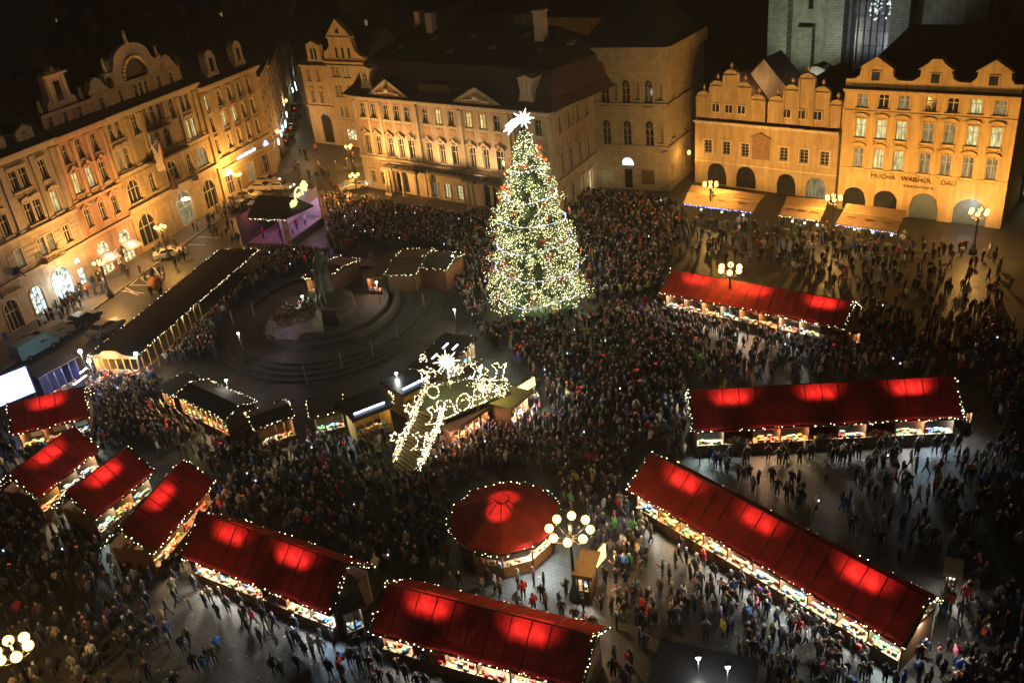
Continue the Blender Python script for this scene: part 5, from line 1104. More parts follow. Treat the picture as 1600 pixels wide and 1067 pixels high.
def blob(name, c, rx, ry, h, m, seed=1, top=.6):
    mb = MB(); rr = random.Random(seed); n_ = 18; off = [rr.uniform(.85, 1.15) for _ in range(n_)]
    rings = [(1, 0), (.97, .4), (.92, .8), (top * .9, 1.0)]
    vs = [(c[0] + rx * k * off[i] * math.cos(2 * math.pi * i / n_), c[1] + ry * k * off[i] * math.sin(2 * math.pi * i / n_), c[2] + h * z * rr.uniform(.9, 1.08)) for k, z in rings for i in range(n_)]
    fs = [(j * n_ + i, j * n_ + (i + 1) % n_, (j + 1) * n_ + (i + 1) % n_, (j + 1) * n_ + i) for j in range(3) for i in range(n_)] + [tuple(3 * n_ + i for i in range(n_))]
    return mb.add(vs, fs).build(name, m, mon)
pA = at(467, 522) - MC; pB = at(540, 470) - MC
blob('plinth', (pA.x, pA.y, .5), 2.9, 3.2, 1.9, mat('plinth_stone', (.22, .19, .17), .8, .3, 1.2, .3), 3, .9)
blob('plinth', (pB.x * .6 + pA.x * .4, pB.y * .6 + pA.y * .4, .5), 3.6, 4.6, 1.2, M_mon, 4, .8)
brz = mat('bronze', (.05, .055, .042), .55, .4, 1.5, .4, metal=.3)
ps = at(513, 474) - MC
MB().lathe([(1.5, .5), (1.25, 1.4), (.95, 2.8), (.8, 4.2), (.75, 5.0), (.6, 5.6), (.3, 5.9), (.34, 6.15), (.3, 6.45), (.05, 6.6)], 14, c=(ps.x, ps.y)).tube((ps.x - .5, ps.y - .3, 5.2), (ps.x - .7, ps.y - .9, 3.8), .25, .18).tube((ps.x + .5, ps.y - .3, 5.2), (ps.x + .6, ps.y - .9, 4.0), .25, .18).build('statue', brz, mon)
fg = MB(); r2 = random.Random(9)
for k in range(16):
    a = r2.uniform(0, 6.28); r_ = r2.uniform(.4, 2.6); c = (pA.x * .7 + pB.x * .3 + r_ * math.cos(a), pA.y * .7 + pB.y * .3 + r_ * 1.1 * math.sin(a)); h = r2.uniform(.9, 1.9)
    fg.lathe([(.45, 1.6), (.32, 1.6 + h * .4), (.3, 1.6 + h * .6), (.12, 1.6 + h * .75), (.17, 1.6 + h * .9), (.02, 1.6 + h)], 7, c=c)
fg.build('figure_group', brz, mon, kind='stuff')
fl_ = MB()
for k in range(240):
    a = r2.uniform(0, 6.28); r_ = 2.4 * math.sqrt(r2.random()); fl_.ball((pA.x + r_ * math.cos(a), pA.y + r_ * math.sin(a) * 1.1, 2.5 + r2.uniform(0, .2)), r2.uniform(.06, .14), 5, 3, r2.randrange(3))
fl_.build('wreath_flowers', [mat('leaf_dark', (.03, .05, .02)), mat('petal_pale', (.3, .28, .24)), mat('petal_red', (.3, .05, .04))], mon, kind='stuff')
pml = ['below the curved low wall', 'second along the curved low wall', 'third along the curved wall near the honey wood huts', 'closest to the four slit hut', 'tall, near the ring entrance by the fir', 'behind the statue on the dark side', 'beside the tall spot mast']
for k, (px_, py_) in enumerate(((480, 601), (536, 580), (584, 562), (622, 534), (664, 486), (399, 500), (366, 512))):
    P = at(px_, py_); MB().box(-.07, .07, -.02, .02, 0, 2.1).box(-.12, .12, -.06, .06, 0, .12).build('glass_post', mat('pale_glass', (.35, .36, .34), .3), None, loc=P, label='slim pale upright marker post ' + pml[k], cat='post', group='slim pale posts around the monument')
lamp(mon, (at(467, 545).x - MC.x - 1, at(467, 545).y - MC.y - 2, 2.2), 50, (.9, .6, 1), .3)

# ================================================================== STAGE BY THE PALACE
def frame2(p0, p1, z=0):
    a, b = at(*p0, z), at(*p1, z); d = b - a; return a, math.atan2(d.y, d.x), d.xy.length
a, yw, L = frame2((452, 394), (509, 351))
D = 6.2; SG = root('concert_stage', 'purple lit concert stage with dark roof and a golden glowing emblem', 'stage', (a.x, a.y, 0), yw)
MB().box(-.5, L + .5, .2, D, 0, 1.1).build('platform', M_dark, SG)
MB().box(0, L, .3, D - .1, 1.1, 1.14).build('stage_floor', mat('floor_violet', (.25, .22, .3), .5, .2), SG)
Q_ = [Matrix.Rotation(-yw, 3, 'Z') @ (at(*q, 5.2) - Vector((a.x, a.y, 0))) for q in ((386, 340), (446, 342), (490, 322), (458, 309), (403, 306))]
MB().slab([(q.x, q.y) for q in Q_], 5.1, 5.3).box(-.8, L + .5, D, D + .1, 1.1, 5.0).box(-.95, -.85, 0, .1, 0, 5.0).box(-.95, -.85, D - .2, D - .1, 0, 5.0).build('roof', mat('stage_cloth', (.035, .03, .025), .8, .3), SG)
MB().box(L * .55, L + .4, .5, .6, 3.9, 5.4).box(L + .3, L + .4, .6, 4, 1.1, 5).box(L * .5, L + .3, 4.0, 4.1, 1.1, 4.5).build('canopy', mat('pale_cloth', (.5, .46, .5), .7), SG)
for x_ in (.0, L): 
    o = MB().box(-.55, .55, -.3, -.22, .2, 5.0).build('banner', mat('banner_tan', (.38, .26, .16), .8, .2), SG, loc=(x_, 0, 0))
    MB().box(-.2, .2, -.35, -.305, 4.0, 4.4).box(-.15, .15, -.35, -.305, 2.6, 3.0).box(-.15, .15, -.35, -.305, 1.2, 1.6).build('banner_marks', mat('mark_red', (.3, .05, .04)), o)
em = MB(); N = 14
def ringtube(mb, c, r, z0=0, n_=14, t=.08, a0=0, a1=6.2832, y=0):
    mb.path([(c[0] + r * math.cos(a0 + (a1 - a0) * k / n_), y, c[1] + r * math.sin(a0 + (a1 - a0) * k / n_)) for k in range(n_ + 1)], t, 5)
cx = L * .45
ringtube(em, (cx, 6.2), 1.0, y=-.3, t=.12, a0=-.3, a1=3.9); em.box(cx - .5, cx + .5, -.35, -.25, 6.0, 6.5)
for k in range(5):
    a_ = k * 1.2566; em.ball((cx - 1.7 + .35 * math.cos(a_), -.3, 5.5 + .35 * math.sin(a_)), .3, 6, 4); em.ball((cx + 1.6 + .4 * math.cos(a_), -.3, 6.9 + .45 * math.sin(a_)), .33, 6, 4)
em.build('emblem', emat('emblem_gold', (.95, 1, .35), 1.6), SG)
bulbs([(Q_[0].x, Q_[0].y, 5.0), (Q_[1].x, Q_[1].y, 5.0)], .2, .06).build('fairy_lights', M_bulbg, SG, kind='stuff')
lamp(SG, (L * .35, 2.6, 4.4), 100, (.6, .15, .9), .3); lamp(SG, (L * .8, .8, 3.8), 190, (1, .6, .8), .3); lamp(SG, (L * .15, 5, 4.4), 160, (1, .25, .2), .3); lamp(SG, (L * .5, -1.2, 3.8), 120, (.7, .4, 1), .3)

# ================================================================== SCREEN PAVILION
p1, p2 = at(2, 634, 2.3), at(55, 612, 2.3); d = p2 - p1; yw = math.atan2(d.y, d.x)
ext = 1.5
SC = root('video_screen', 'blazing blue white video screen hung on the front of the dark pavilion', 'screen', (p1.x, p1.y, 0), yw)
Ls = d.xy.length
MB().box(-ext, Ls, 0, .05, 2.3, 5.0).build('display', mat('screen_face', (.1, .1, .1), emit=(.45, .55, 1), estr=4.5), SG if False else SC)
MB().box(-ext - .2, Ls + .2, .06, .4, 2.1, 5.2).box(-ext, -ext + .2, .1, .3, 0, 2.1).box(Ls - .2, Ls, .1, .3, 0, 2.1).build('casing', mat('blue_casing', (.03, .04, .12), .5), SC)
o, L, W = hut('long dark flat roofed pavilion with a bar counter behind the video screen', [(58, 592), (122, 557), (124, 531), (30, 580)], 3.4, tint='d', lights=False, mroof=mat('pavilion_roof', (.10, .085, .075), .7, .3), walls_=(1, 1, 1), name='pavilion', cat='pavilion', wall=mat('blue_wall', (.06, .07, .16), .7), planks=9)
lamp(o, (L * .5, .4, 2.9), 110, (.75, .6, 1), area=(2, .3), aim=(L * .5, -1, .6)); lamp(o, (L * .2, -.6, 3.2), 60, (.3, .35, 1), .2)
for (a_, b_, l_) in (((115, 601), (134, 587), 'lower of two white neon bars beside the bar counter'), ((125, 583), (135, 575), 'upper short white neon bar beside the bar counter')):
    A_, B_ = at(*a_, 2.4), at(*b_, 2.4); f = root('neon_bar', l_, 'light', (A_.x, A_.y, 0)); MB().tube((0, 0, 2.4), (B_.x - A_.x, B_.y - A_.y, 2.4), .07).build('tube', emat('neon_pink_white', (1, .9, 1), 9), f); MB().tube((0, 0, 0), (0, 0, 2.36), .03).build('stand', M_dark, f)

# ================================================================== DECORATED STAIR BRIDGE
sa, sb = at(657, 640, 2.9), at(694, 655, 2.9); sc_, sd_ = at(617, 729), at(652, 755)
BR = root('viewing_stairs', 'wooden staircase and raised deck outlined with bulbs, bells and stars', 'staircase', (0, 0, 0))
M_step = mat('step_wood', (.20, .15, .07), .7, .3, 4, .2); NSt = 16
for k in range(NSt):
    t0, t1 = k / NSt, (k + .82) / NSt; z = 2.9 * (k + 1) / NSt
    q = [sc_.lerp(sa, t0), sd_.lerp(sb, t0), sd_.lerp(sb, t1), sc_.lerp(sa, t1)]
    MB().slab([(p.x, p.y) for p in q], z - .08, z).build('step', M_step, BR)
dk = [at(657, 640, 2.9), at(694, 655, 2.9), at(797, 612, 2.9), at(752, 577, 2.9), at(672, 598, 2.9)]
MB().slab([(p.x, p.y) for p in dk], 2.7, 2.88).build('deck', mat('deck_green', (.06, .065, .028), .8, .25, 3), BR)
MB().slab([((p.x + dk[0].x * .02) / 1.02, (p.y + dk[0].y * .02) / 1.02) for p in dk], 2.1, 2.4).build('deck_beam', M_woodd, BR)
for p in dk + [dk[1].lerp(dk[2], .5)]: MB().tube((p.x, p.y, 0), (p.x, p.y, 2.7), .1).build('post', M_wood, BR)
def rail(p, q, z0, z1, dens=.05, dbl=3):
    a, b = Vector((p.x, p.y, z0)), Vector((q.x, q.y, z1)); mb = MB(); n_ = 8
    mb.tube(a + Vector((0, 0, .9)), b + Vector((0, 0, .9)), .05)
    for k in range(n_ + 1): c = a.lerp(b, k / n_); mb.tube(c, c + Vector((0, 0, .9)), .03)
    mb.build('railing', M_wood, BR)
    bm = MB()
    for h in range(dbl): bulbs([a + Vector((0, 0, .95 - .25 * h)), b + Vector((0, 0, .95 - .25 * h))], dens, .045, .14, bm)
    bm.build('fairy_lights', M_bulb, BR, kind='stuff')
rail(sc_, sa, 0, 2.9, .05, 3); rail(sd_, sb, 0, 2.9, .05, 3); rail(dk[1], dk[2], 2.9, 2.9, .1, 1); rail(dk[4], dk[3], 2.9, 2.9, .12, 1); rail(dk[0], dk[4], 2.9, 2.9, .1, 2)
M_orn = emat('ornament_light', (1, .90, .52), 3.2)
def outline(kind, P, size, yaw=-.3, name=None):
    mb = MB()
    if kind == 'bell': pts = [(-.5, 0), (-.38, .15), (-.3, .6), (-.12, .95), (.12, .95), (.3, .6), (.38, .15), (.5, 0), (-.5, 0)]; nm = 'bell_light'
    elif kind == 'ring': pts = [(.42 * math.cos(t * .524), .5 + .48 * math.sin(t * .524)) for t in range(13)]; nm = 'ring_light'
    elif kind == 'star': pts = [((.5 if t % 2 == 0 else .22) * math.cos(t * .5236 + 1.57), .5 + (.5 if t % 2 == 0 else .22) * math.sin(t * .5236 + 1.57)) for t in range(13)]; nm = 'star_light'
    elif kind == 'bird': pts = [(-.4, .1), (-.1, .25), (0, .6), (-.2, .9), (.05, 1.0), (.15, .7), (.45, .95), (.3, .5), (.2, .2), (.45, 0), (.05, .08), (-.4, .1)]; nm = 'bird_light'
    else: pts = [(-.3, .1), (-.35, .4), (-.05, .5), (-.3, .75), (0, .95), (.3, .75), (.05, .5), (.35, .4), (.3, .1), (0, .3), (-.3, .1)]; nm = 'flower_light'
    mb.path([(x * size, 0, z * size) for x, z in pts], .016, 4)
    o_ = mb.build(nm, M_garl, BR, loc=(P.x, P.y, P.z), rz=yaw)
    bulbs([(x * size, 0, z * size) for x, z in pts], .085, .055, .035).build('fairy_lights', M_bulb, o_, kind='stuff')
for k, kd in enumerate(('bell', 'ring', 'bell')):
    p = dk[1].lerp(dk[2], .08 + k * .22); p.z = 2.95; outline(kd, p, 1.55, math.atan2((dk[2] - dk[1]).y, (dk[2] - dk[1]).x))
for (x, y, z, kd, sz) in ((641, 648, 3.2, 'star', 1.1), (620, 692, 2.0, 'star', 1.1), (655, 632, 4, 'ring', .9), (690, 640, 3.6, 'ring', .9), (678, 664, 3.4, 'bird', 1.7), (656, 704, 2.0, 'bird', 1.7), (665, 714, 1.5, 'flower', .7), (672, 690, 2.2, 'flower', .7), (658, 727, 1.0, 'flower', .7), (650, 744, .6, 'flower', .7), (683, 676, 2.7, 'flower', .7), (718, 586, 3.6, 'star', 1.0), (704, 580, 3.6, 'ring', .8), (744, 594, 3.8, 'bird', 1.6), (757, 598, 3.6, 'flower', 1.6), (779, 596, 3.6, 'bird', 1.8), (762, 612, 3.3, 'flower', 1.2), (772, 612, 3.3, 'ring', .8), (784, 618, 3.3, 'ring', .8), (752, 612, 3.4, 'ring', .8), (662, 598, 3.6, 'bird', 1.3), (678, 622, 3.4, 'ring', 1.2)):
    P = at(x, y, z); P.z = z; outline(kd, P, sz, rnd.uniform(-.5, .1))
bm = MB(); bulbs([at(735, 600, 3.8), at(760, 606, 3.8), at(795, 605, 3.8)], .04, .045, .35, bm); bulbs([at(735, 590, 3.4), at(668, 604, 3.4)], .09, .045, .2, bm); bulbs([at(738, 622, 3.1), at(790, 616, 3.1)], .08, .045, .15, bm); bm.build('fairy_lights', M_bulb, BR, kind='stuff')
P = at(704, 607, 2.9); dq = ray(689, 566); t_ = (P.x * dq.x + P.y * dq.y) / (dq.x ** 2 + dq.y ** 2); zs = CH + dq.z * t_
MB().tube((P.x, P.y, 2.9), (P.x, P.y, zs), .05).build('star_pole', M_white, BR); bulbs([(P.x, P.y, 3.3), (P.x, P.y, zs)], .06, .05, .05).build('fairy_lights', M_bulb, BR, kind='stuff')
sm = MB()
for k in range(16):
    a_ = 2 * math.pi * k / 16; r_ = 1.15 if k % 2 == 0 else .75; sm.tube((P.x, P.y, zs), (P.x + r_ * math.cos(a_), P.y - .05, zs + r_ * math.sin(a_)), .13, .03, 5)
sm.ball((P.x, P.y, zs), .42, 8, 6).build('burst_star', M_orn, BR)
outline('flower', Vector((P.x - 1.9, P.y, zs + .1)), .9)
for (x, y, z, pw_, c) in ((690, 600, 4.4, 110, (1, .95, .5)), (750, 600, 4.4, 140, (1, .95, .5)), (640, 690, 3.6, 45, (1, .9, .5)), (728, 660, 2.0, 230, (1, .55, .35)), (705, 685, 2.0, 150, (1, .6, .4))):
    P = at(x, y, z); lamp(BR, (P.x, P.y, z), pw_, c, .3)
o, L, W = hut('pink lit stall leaning against the side of the decorated deck', [(703, 676), (768, 634), (757, 622), (690, 664)], 2.3, tint='o', power=260, lights=False, mroof=mat('pink_brown_roof', (.20, .11, .07), .8), walls_=(0, 1, 1))

# ================================================================== RESTAURANT AWNINGS
M_awn = mat('awning_tan', (.46, .30, .15), .8, .15, 2)
def awning(label, rows, lightm, side):
    P = [[at(*p, z) for p in ((r[0]), (r[1]))] for *r, z in rows]; base = P[0][0]
    o = root('restaurant_awning', label, 'awning', (base.x, base.y, 0), group='restaurant awnings under the arcade')
    for i, nm in ((0, 'valance_panel'), (1, 'roof_panel')):
        n_ = 6
        for k in range(n_):
            c = [P[i][0].lerp(P[i][1], k / n_), P[i][0].lerp(P[i][1], (k + .99) / n_), P[i + 1][0].lerp(P[i + 1][1], (k + .99) / n_), P[i + 1][0].lerp(P[i + 1][1], k / n_)]
            MB().add([tuple(p - Vector((base.x, base.y, 0))) for p in c] + [tuple(p - Vector((base.x, base.y, .06))) for p in c], [(0, 1, 2, 3), (7, 6, 5, 4), (0, 4, 5, 1)]).build(nm, M_awn, o)
    for t in (0, .33, .66, 1): p = P[0][0].lerp(P[0][1], t) - Vector((base.x, base.y, 0)); MB().tube((p.x, p.y, 0), (p.x, p.y, p.z), .05).build('post', M_dark, o)
    a, b = P[0][0] - Vector((base.x, base.y, .1)), P[0][1] - Vector((base.x, base.y, .1))
    bulbs([a, b], .16, .06, .07).build('fairy_lights', lightm, o, kind='stuff')
    a2, b2 = P[1][0] - Vector((base.x, base.y, 0)), P[1][1] - Vector((base.x, base.y, 0)); MB().tube(a2, b2, .07).build('ridge_bar', mat('bar_pale', (.5, .45, .2), .6), o)
    for t in (.2, .5, .8):
        q = a.lerp(b, t) + (a2 - a) * .5; lamp(o, (q.x, q.y, 2.1), 45, (.9, 1, .55), .15)
        MB().ball((q.x, q.y - 1.2, 2.1), .13, 6, 5).build('heater_globe', emat('heater', (.9, 1, .8), 5), o)
    mk = MB()
    for t in (.2, .5, .8):
        c = a.lerp(b, t).lerp(a2.lerp(b2, t), .6); d = (b - a).normalized(); u_ = (a2 - a).normalized()
        mk.add([tuple(c - d * .5 - u_ * .12 + Vector((0, 0, .14))), tuple(c + d * .5 - u_ * .12 + Vector((0, 0, .14))), tuple(c + d * .5 + u_ * .12 + Vector((0, 0, .14))), tuple(c - d * .5 + u_ * .12 + Vector((0, 0, .14)))], [(0, 1, 2, 3)])
    mk.build('faded_mark', mat('mark_brown', (.22, .12, .06)), o)
    for t in (.15, .38, .62, .85):
        q = a.lerp(b, t) + (a2 - a) * .35; MB().lathe([(.01, .74), (.45, .74), (.45, .70), (.04, .68), (.04, .05), (.3, 0)], 10, c=(q.x, q.y)).build('table', M_wood, o)
awning('longest restaurant awning, edged with a blue white light string', [((1067, 318), (1176, 332), 2.6), ((1075, 300), (1187, 314), 3.4), ((1081, 289), (1196, 305), 3.3)], emat('bulb_blue', (.3, .35, 1), 7), 1)
awning('short restaurant awning edged with warm bulbs between two lamps', [((1217, 336), (1281, 345), 2.6), ((1225, 320), (1289, 327), 3.3), ((1230, 307), (1294, 312), 3.3)], M_bulbg, 1)
awning('restaurant awning with dim bulbs under the lettered facade', [((1305, 350), (1401, 364), 2.5), ((1317, 330), (1409, 345), 3.3), ((1323, 318), (1418, 329), 3.4)], M_bulbw, 1)
a_ = at(615, 318, 2.6); b_ = at(665, 322, 2.6)
PG = root('entrance_canopy', 'small pale canopy over the crowd in front of the palace portal', 'canopy', (a_.x, a_.y, 0), R_(-35)); L = (b_ - a_).xy.length
MB().add([(0, 0, 2.7), (L, 0, 2.7), (L, 1.3, 3.2), (0, 1.3, 3.2), (0, 2.6, 2.8), (L, 2.6, 2.8)], [(0, 1, 2, 3), (3, 2, 5, 4)]).build('roof', mat('canopy_pale', (.4, .33, .22), .8), PG)
for x_ in (0, L): MB().tube((x_, 0, 0), (x_, 0, 2.7), .04).build('post', M_dark, PG)

# ================================================================== VEHICLES
def car(px, yaw, label, col, kind='car', lights=False, cat=None):
    P = at(*px); yaw = R_(yaw)
    o = root('parked_' + kind, label, cat or kind, (P.x, P.y, .0), yaw, 'vehicles parked around the square')
    if kind == 'car': prof = [(-2.1, .35), (-2.15, .75), (-1.95, .95), (-1.5, 1.0), (-1.0, 1.42), (.35, 1.45), (1.0, 1.0), (1.9, .85), (2.12, .6), (2.1, .35)]; wd = .88; gz = .95; ht = 1.45
    else: prof = [(-2.4, .4), (-2.45, 1.0), (-2.35, 1.85), (-2.2, 2.0), (1.3, 2.0), (1.75, 1.25), (2.35, 1.1), (2.45, .8), (2.4, .4)]; wd = .95; gz = 1.15; ht = 2.0
    mb = MB(); n_ = len(prof)
    def yw_(z): return wd * (1 - .22 * max(0, (z - gz) / (ht - gz)))
    for (s0, s1) in ((-1, 1),):
        vs = [(x, -yw_(z), z) for x, z in prof] + [(x, yw_(z), z) for x, z in prof]
        mb.add(vs, [tuple(range(n_)), tuple(range(2 * n_ - 1, n_ - 1, -1))] + [(i, n_ + i, n_ + (i + 1) % n_, (i + 1) % n_) for i in range(n_)])
    b = mb.build('body', mat('paint_' + '_'.join(str(int(c * 100)) for c in col), col, .25, .06, 1, spec=.7), o)
    md = b.modifiers.new('edge', 'BEVEL'); md.width = .05; md.segments = 2
    g = MB()
    if kind == 'car':
        for s_ in (-1, 1): y = s_; g.add([(-1.35, y * (yw_(1.04) + .012), 1.03), (.85, y * (yw_(1.04) + .012), 1.03), (.3, y * (yw_(1.38) + .012), 1.37), (-.95, y * (yw_(1.38) + .012), 1.37)], [(0, 1, 2, 3) if s_ < 0 else (3, 2, 1, 0)])
        g.add([(.98, -.72, 1.03), (.98, .72, 1.03), (.42, .64, 1.42), (.42, -.64, 1.42)], [(0, 1, 2, 3)]); g.add([(-1.48, -.72, 1.03), (-1.08, -.64, 1.38), (-1.08, .64, 1.38), (-1.48, .72, 1.03)], [(0, 1, 2, 3)])
    else:
        for s_ in (-1, 1): g.add([(.3, s_ * (yw_(1.3) + .012), 1.25), (1.6, s_ * (yw_(1.3) + .012), 1.25), (1.25, s_ * (yw_(1.85) + .012), 1.8), (.3, s_ * (yw_(1.85) + .012), 1.8)], [(0, 1, 2, 3) if s_ < 0 else (3, 2, 1, 0)])
        g.add([(1.78, -.78, 1.3), (1.78, .78, 1.3), (1.42, .68, 1.88), (1.42, -.68, 1.88)], [(0, 1, 2, 3)])
    g.build('window', M_glass, o)
    wx = 1.3 if kind == 'car' else 1.5
    wm = wmesh('wheel', lambda: MB().tube((0, -.1, 0), (0, .1, 0), .32, .32, 14).mesh('tyre', mat('rubber', (.02, .02, .02), .8))); rm = wmesh('rim', lambda: MB().tube((0, -.115, 0), (0, .115, 0), .17, .17, 10).mesh('rim', mat('rim_metal', (.3, .3, .3), .3, metal=.8)))
    for x in (-wx, wx):
        for y in (-wd + .05, wd - .05): w_ = link('wheel', wm, o, (x, y, .32)); link('rim', rm, w_)
    fx = prof[-2][0]; hm = emat('headlight_on', (1, .9, .7), 8) if lights else mat('lens', (.5, .5, .45), .15)
    for y in (-.6, .6): MB().box(fx - .12, fx + .02, y - .16, y + .16, .62, .76).build('headlight', hm, o); MB().box(-fx - .05, -fx + .08, y - .12, y + .12, .7, .85).build('tail_light', emat('tail_red', (1, .08, .02), 2.5) if lights else mat('tail_dull', (.2, .02, .02), .3), o)
    return o
car((58, 552), 62, 'pale blue delivery van at the near end of the kerb row', (.22, .48, .60), 'van')
car((84, 534), 62, 'beige van parked just behind the pale blue van', (.35, .32, .28), 'van')
car((106, 520), 62, 'dark red car third in the kerb row', (.16, .02, .02))
car((132, 506), 62, 'black car fourth in the kerb row', (.03, .03, .03))
car((168, 519), 62, 'silver car between the kerb row and the long pavilion', (.4, .4, .38))
car((267, 402), 20, 'white hatchback standing alone on the street by a lamp', (.6, .58, .54))
car((418, 288), -20, 'taxi yellow car at the back of the group by the stage', (.5, .38, .2), lights=True)
car((411, 298), -20, 'cream car directly in front of the taxi yellow car', (.45, .38, .28))
car((440, 297), -20, 'silver car with glowing tail lights by the stage roof', (.35, .33, .3), lights=True)
car((388, 311), -10, 'grey car beside the sandy corner block lamp', (.3, .26, .2))
car((381, 327), -10, 'black car closest to the stage pole', (.03, .03, .035))
car((553, 296), 12, 'white taxi under the lamp at the palace corner', (.6, .55, .45), lights=True)
for i, (p, l_) in enumerate((((456, 203), 'dark car queued in the street mouth near the small lamp'), ((460, 188), 'dark car second in the street queue'), ((449, 222), 'dark car in the street mouth beside white shop signs'), ((441, 243), 'dark car closest to the square in the street queue'), ((462, 172), 'dark car farthest up the street queue'))):
    car(p, 80, l_, (.04, .04, .045), lights=i % 2 == 0)
# street sign and bollards
P = at(22, 560); sgn = root('street_sign', 'blue square street sign on a pale pole near the blue van', 'sign', P); MB().tube((0, 0, 0), (0, 0, 2.6), .04).build('pole', M_white, sgn); MB().box(-.3, .3, -.05, -.02, 2.2, 3.1).build('sign_plate', mat('sign_blue', (.1, .15, .5), .5), sgn)
P = at(246, 455); sgn = root('round_board', 'orange striped round board standing by the road markings', 'sign', P); MB().lathe([(.01, -.05), (.9, -.05), (.9, .05), (.01, .05)], 16).build('disc', mat('disc_orange', (.5, .2, .05), .7, .5, 5), sgn).rotation_euler = (R_(75), 0, 0); sgn.children[0].location = (0, 0, 1.0); MB().tube((0, 0, 0), (0, 0, .8), .05).build('leg', M_dark, sgn)

# ================================================================== PEOPLE
SKIN = mat('skin', (.45, .28, .2), .6, .1); BOOT = mat('boots', (.025, .02, .018), .7)
JC = {'black': (.018, .018, .02), 'charcoal': (.045, .045, .05), 'navy': (.02, .03, .08), 'brown': (.09, .05, .03), 'olive': (.07, .07, .03), 'grey': (.16, .16, .16), 'beige': (.38, .31, .22), 'white': (.6, .58, .55), 'red': (.42, .03, .02), 'blue': (.04, .13, .45), 'pink': (.5, .12, .2), 'green': (.10, .35, .08), 'yellow': (.5, .5, .05), 'purple': (.12, .05, .2)}
JW = [34, 22, 9, 10, 5, 7, 3.5, 2.2, 2.4, 1.3, .7, .4, .3, .6]
HC = {'black hat': (.02, .02, .02), 'dark hair': (.035, .025, .02), 'fair hair': (.32, .22, .10), 'white hat': (.62, .60, .55), 'red hat': (.42, .03, .03), 'grey hood': (.14, .14, .14), 'brown hair': (.09, .05, .03)}
HW = [18, 24, 13, 9, 5, 14, 17]
TC = {'dark trousers': (.02, .02, .025), 'blue jeans': (.05, .07, .14), 'grey trousers': (.09, .085, .08)}
JM = {k: mat('coat_' + k, v, .85, .2, 8) for k, v in JC.items()}; HM = {k: mat('head_' + k.replace(' ', '_'), v, .9, .2, 12) for k, v in HC.items()}; TM = {k: mat('legs_' + k.replace(' ', '_'), v, .85, .2, 8) for k, v in TC.items()}
POSES = {'standing': dict(), 'walking': dict(s=.17), 'striding': dict(s=-.24, arm=.2), 'holding a cup': dict(cup=1), 'hands in pockets': dict(pk=1), 'turning round': dict(tw=.5), 'in a long coat': dict(coat=1), 'with a backpack': dict(bag=1), 'child': dict(scale=.68), 'leaning in': dict(lean=.18)}
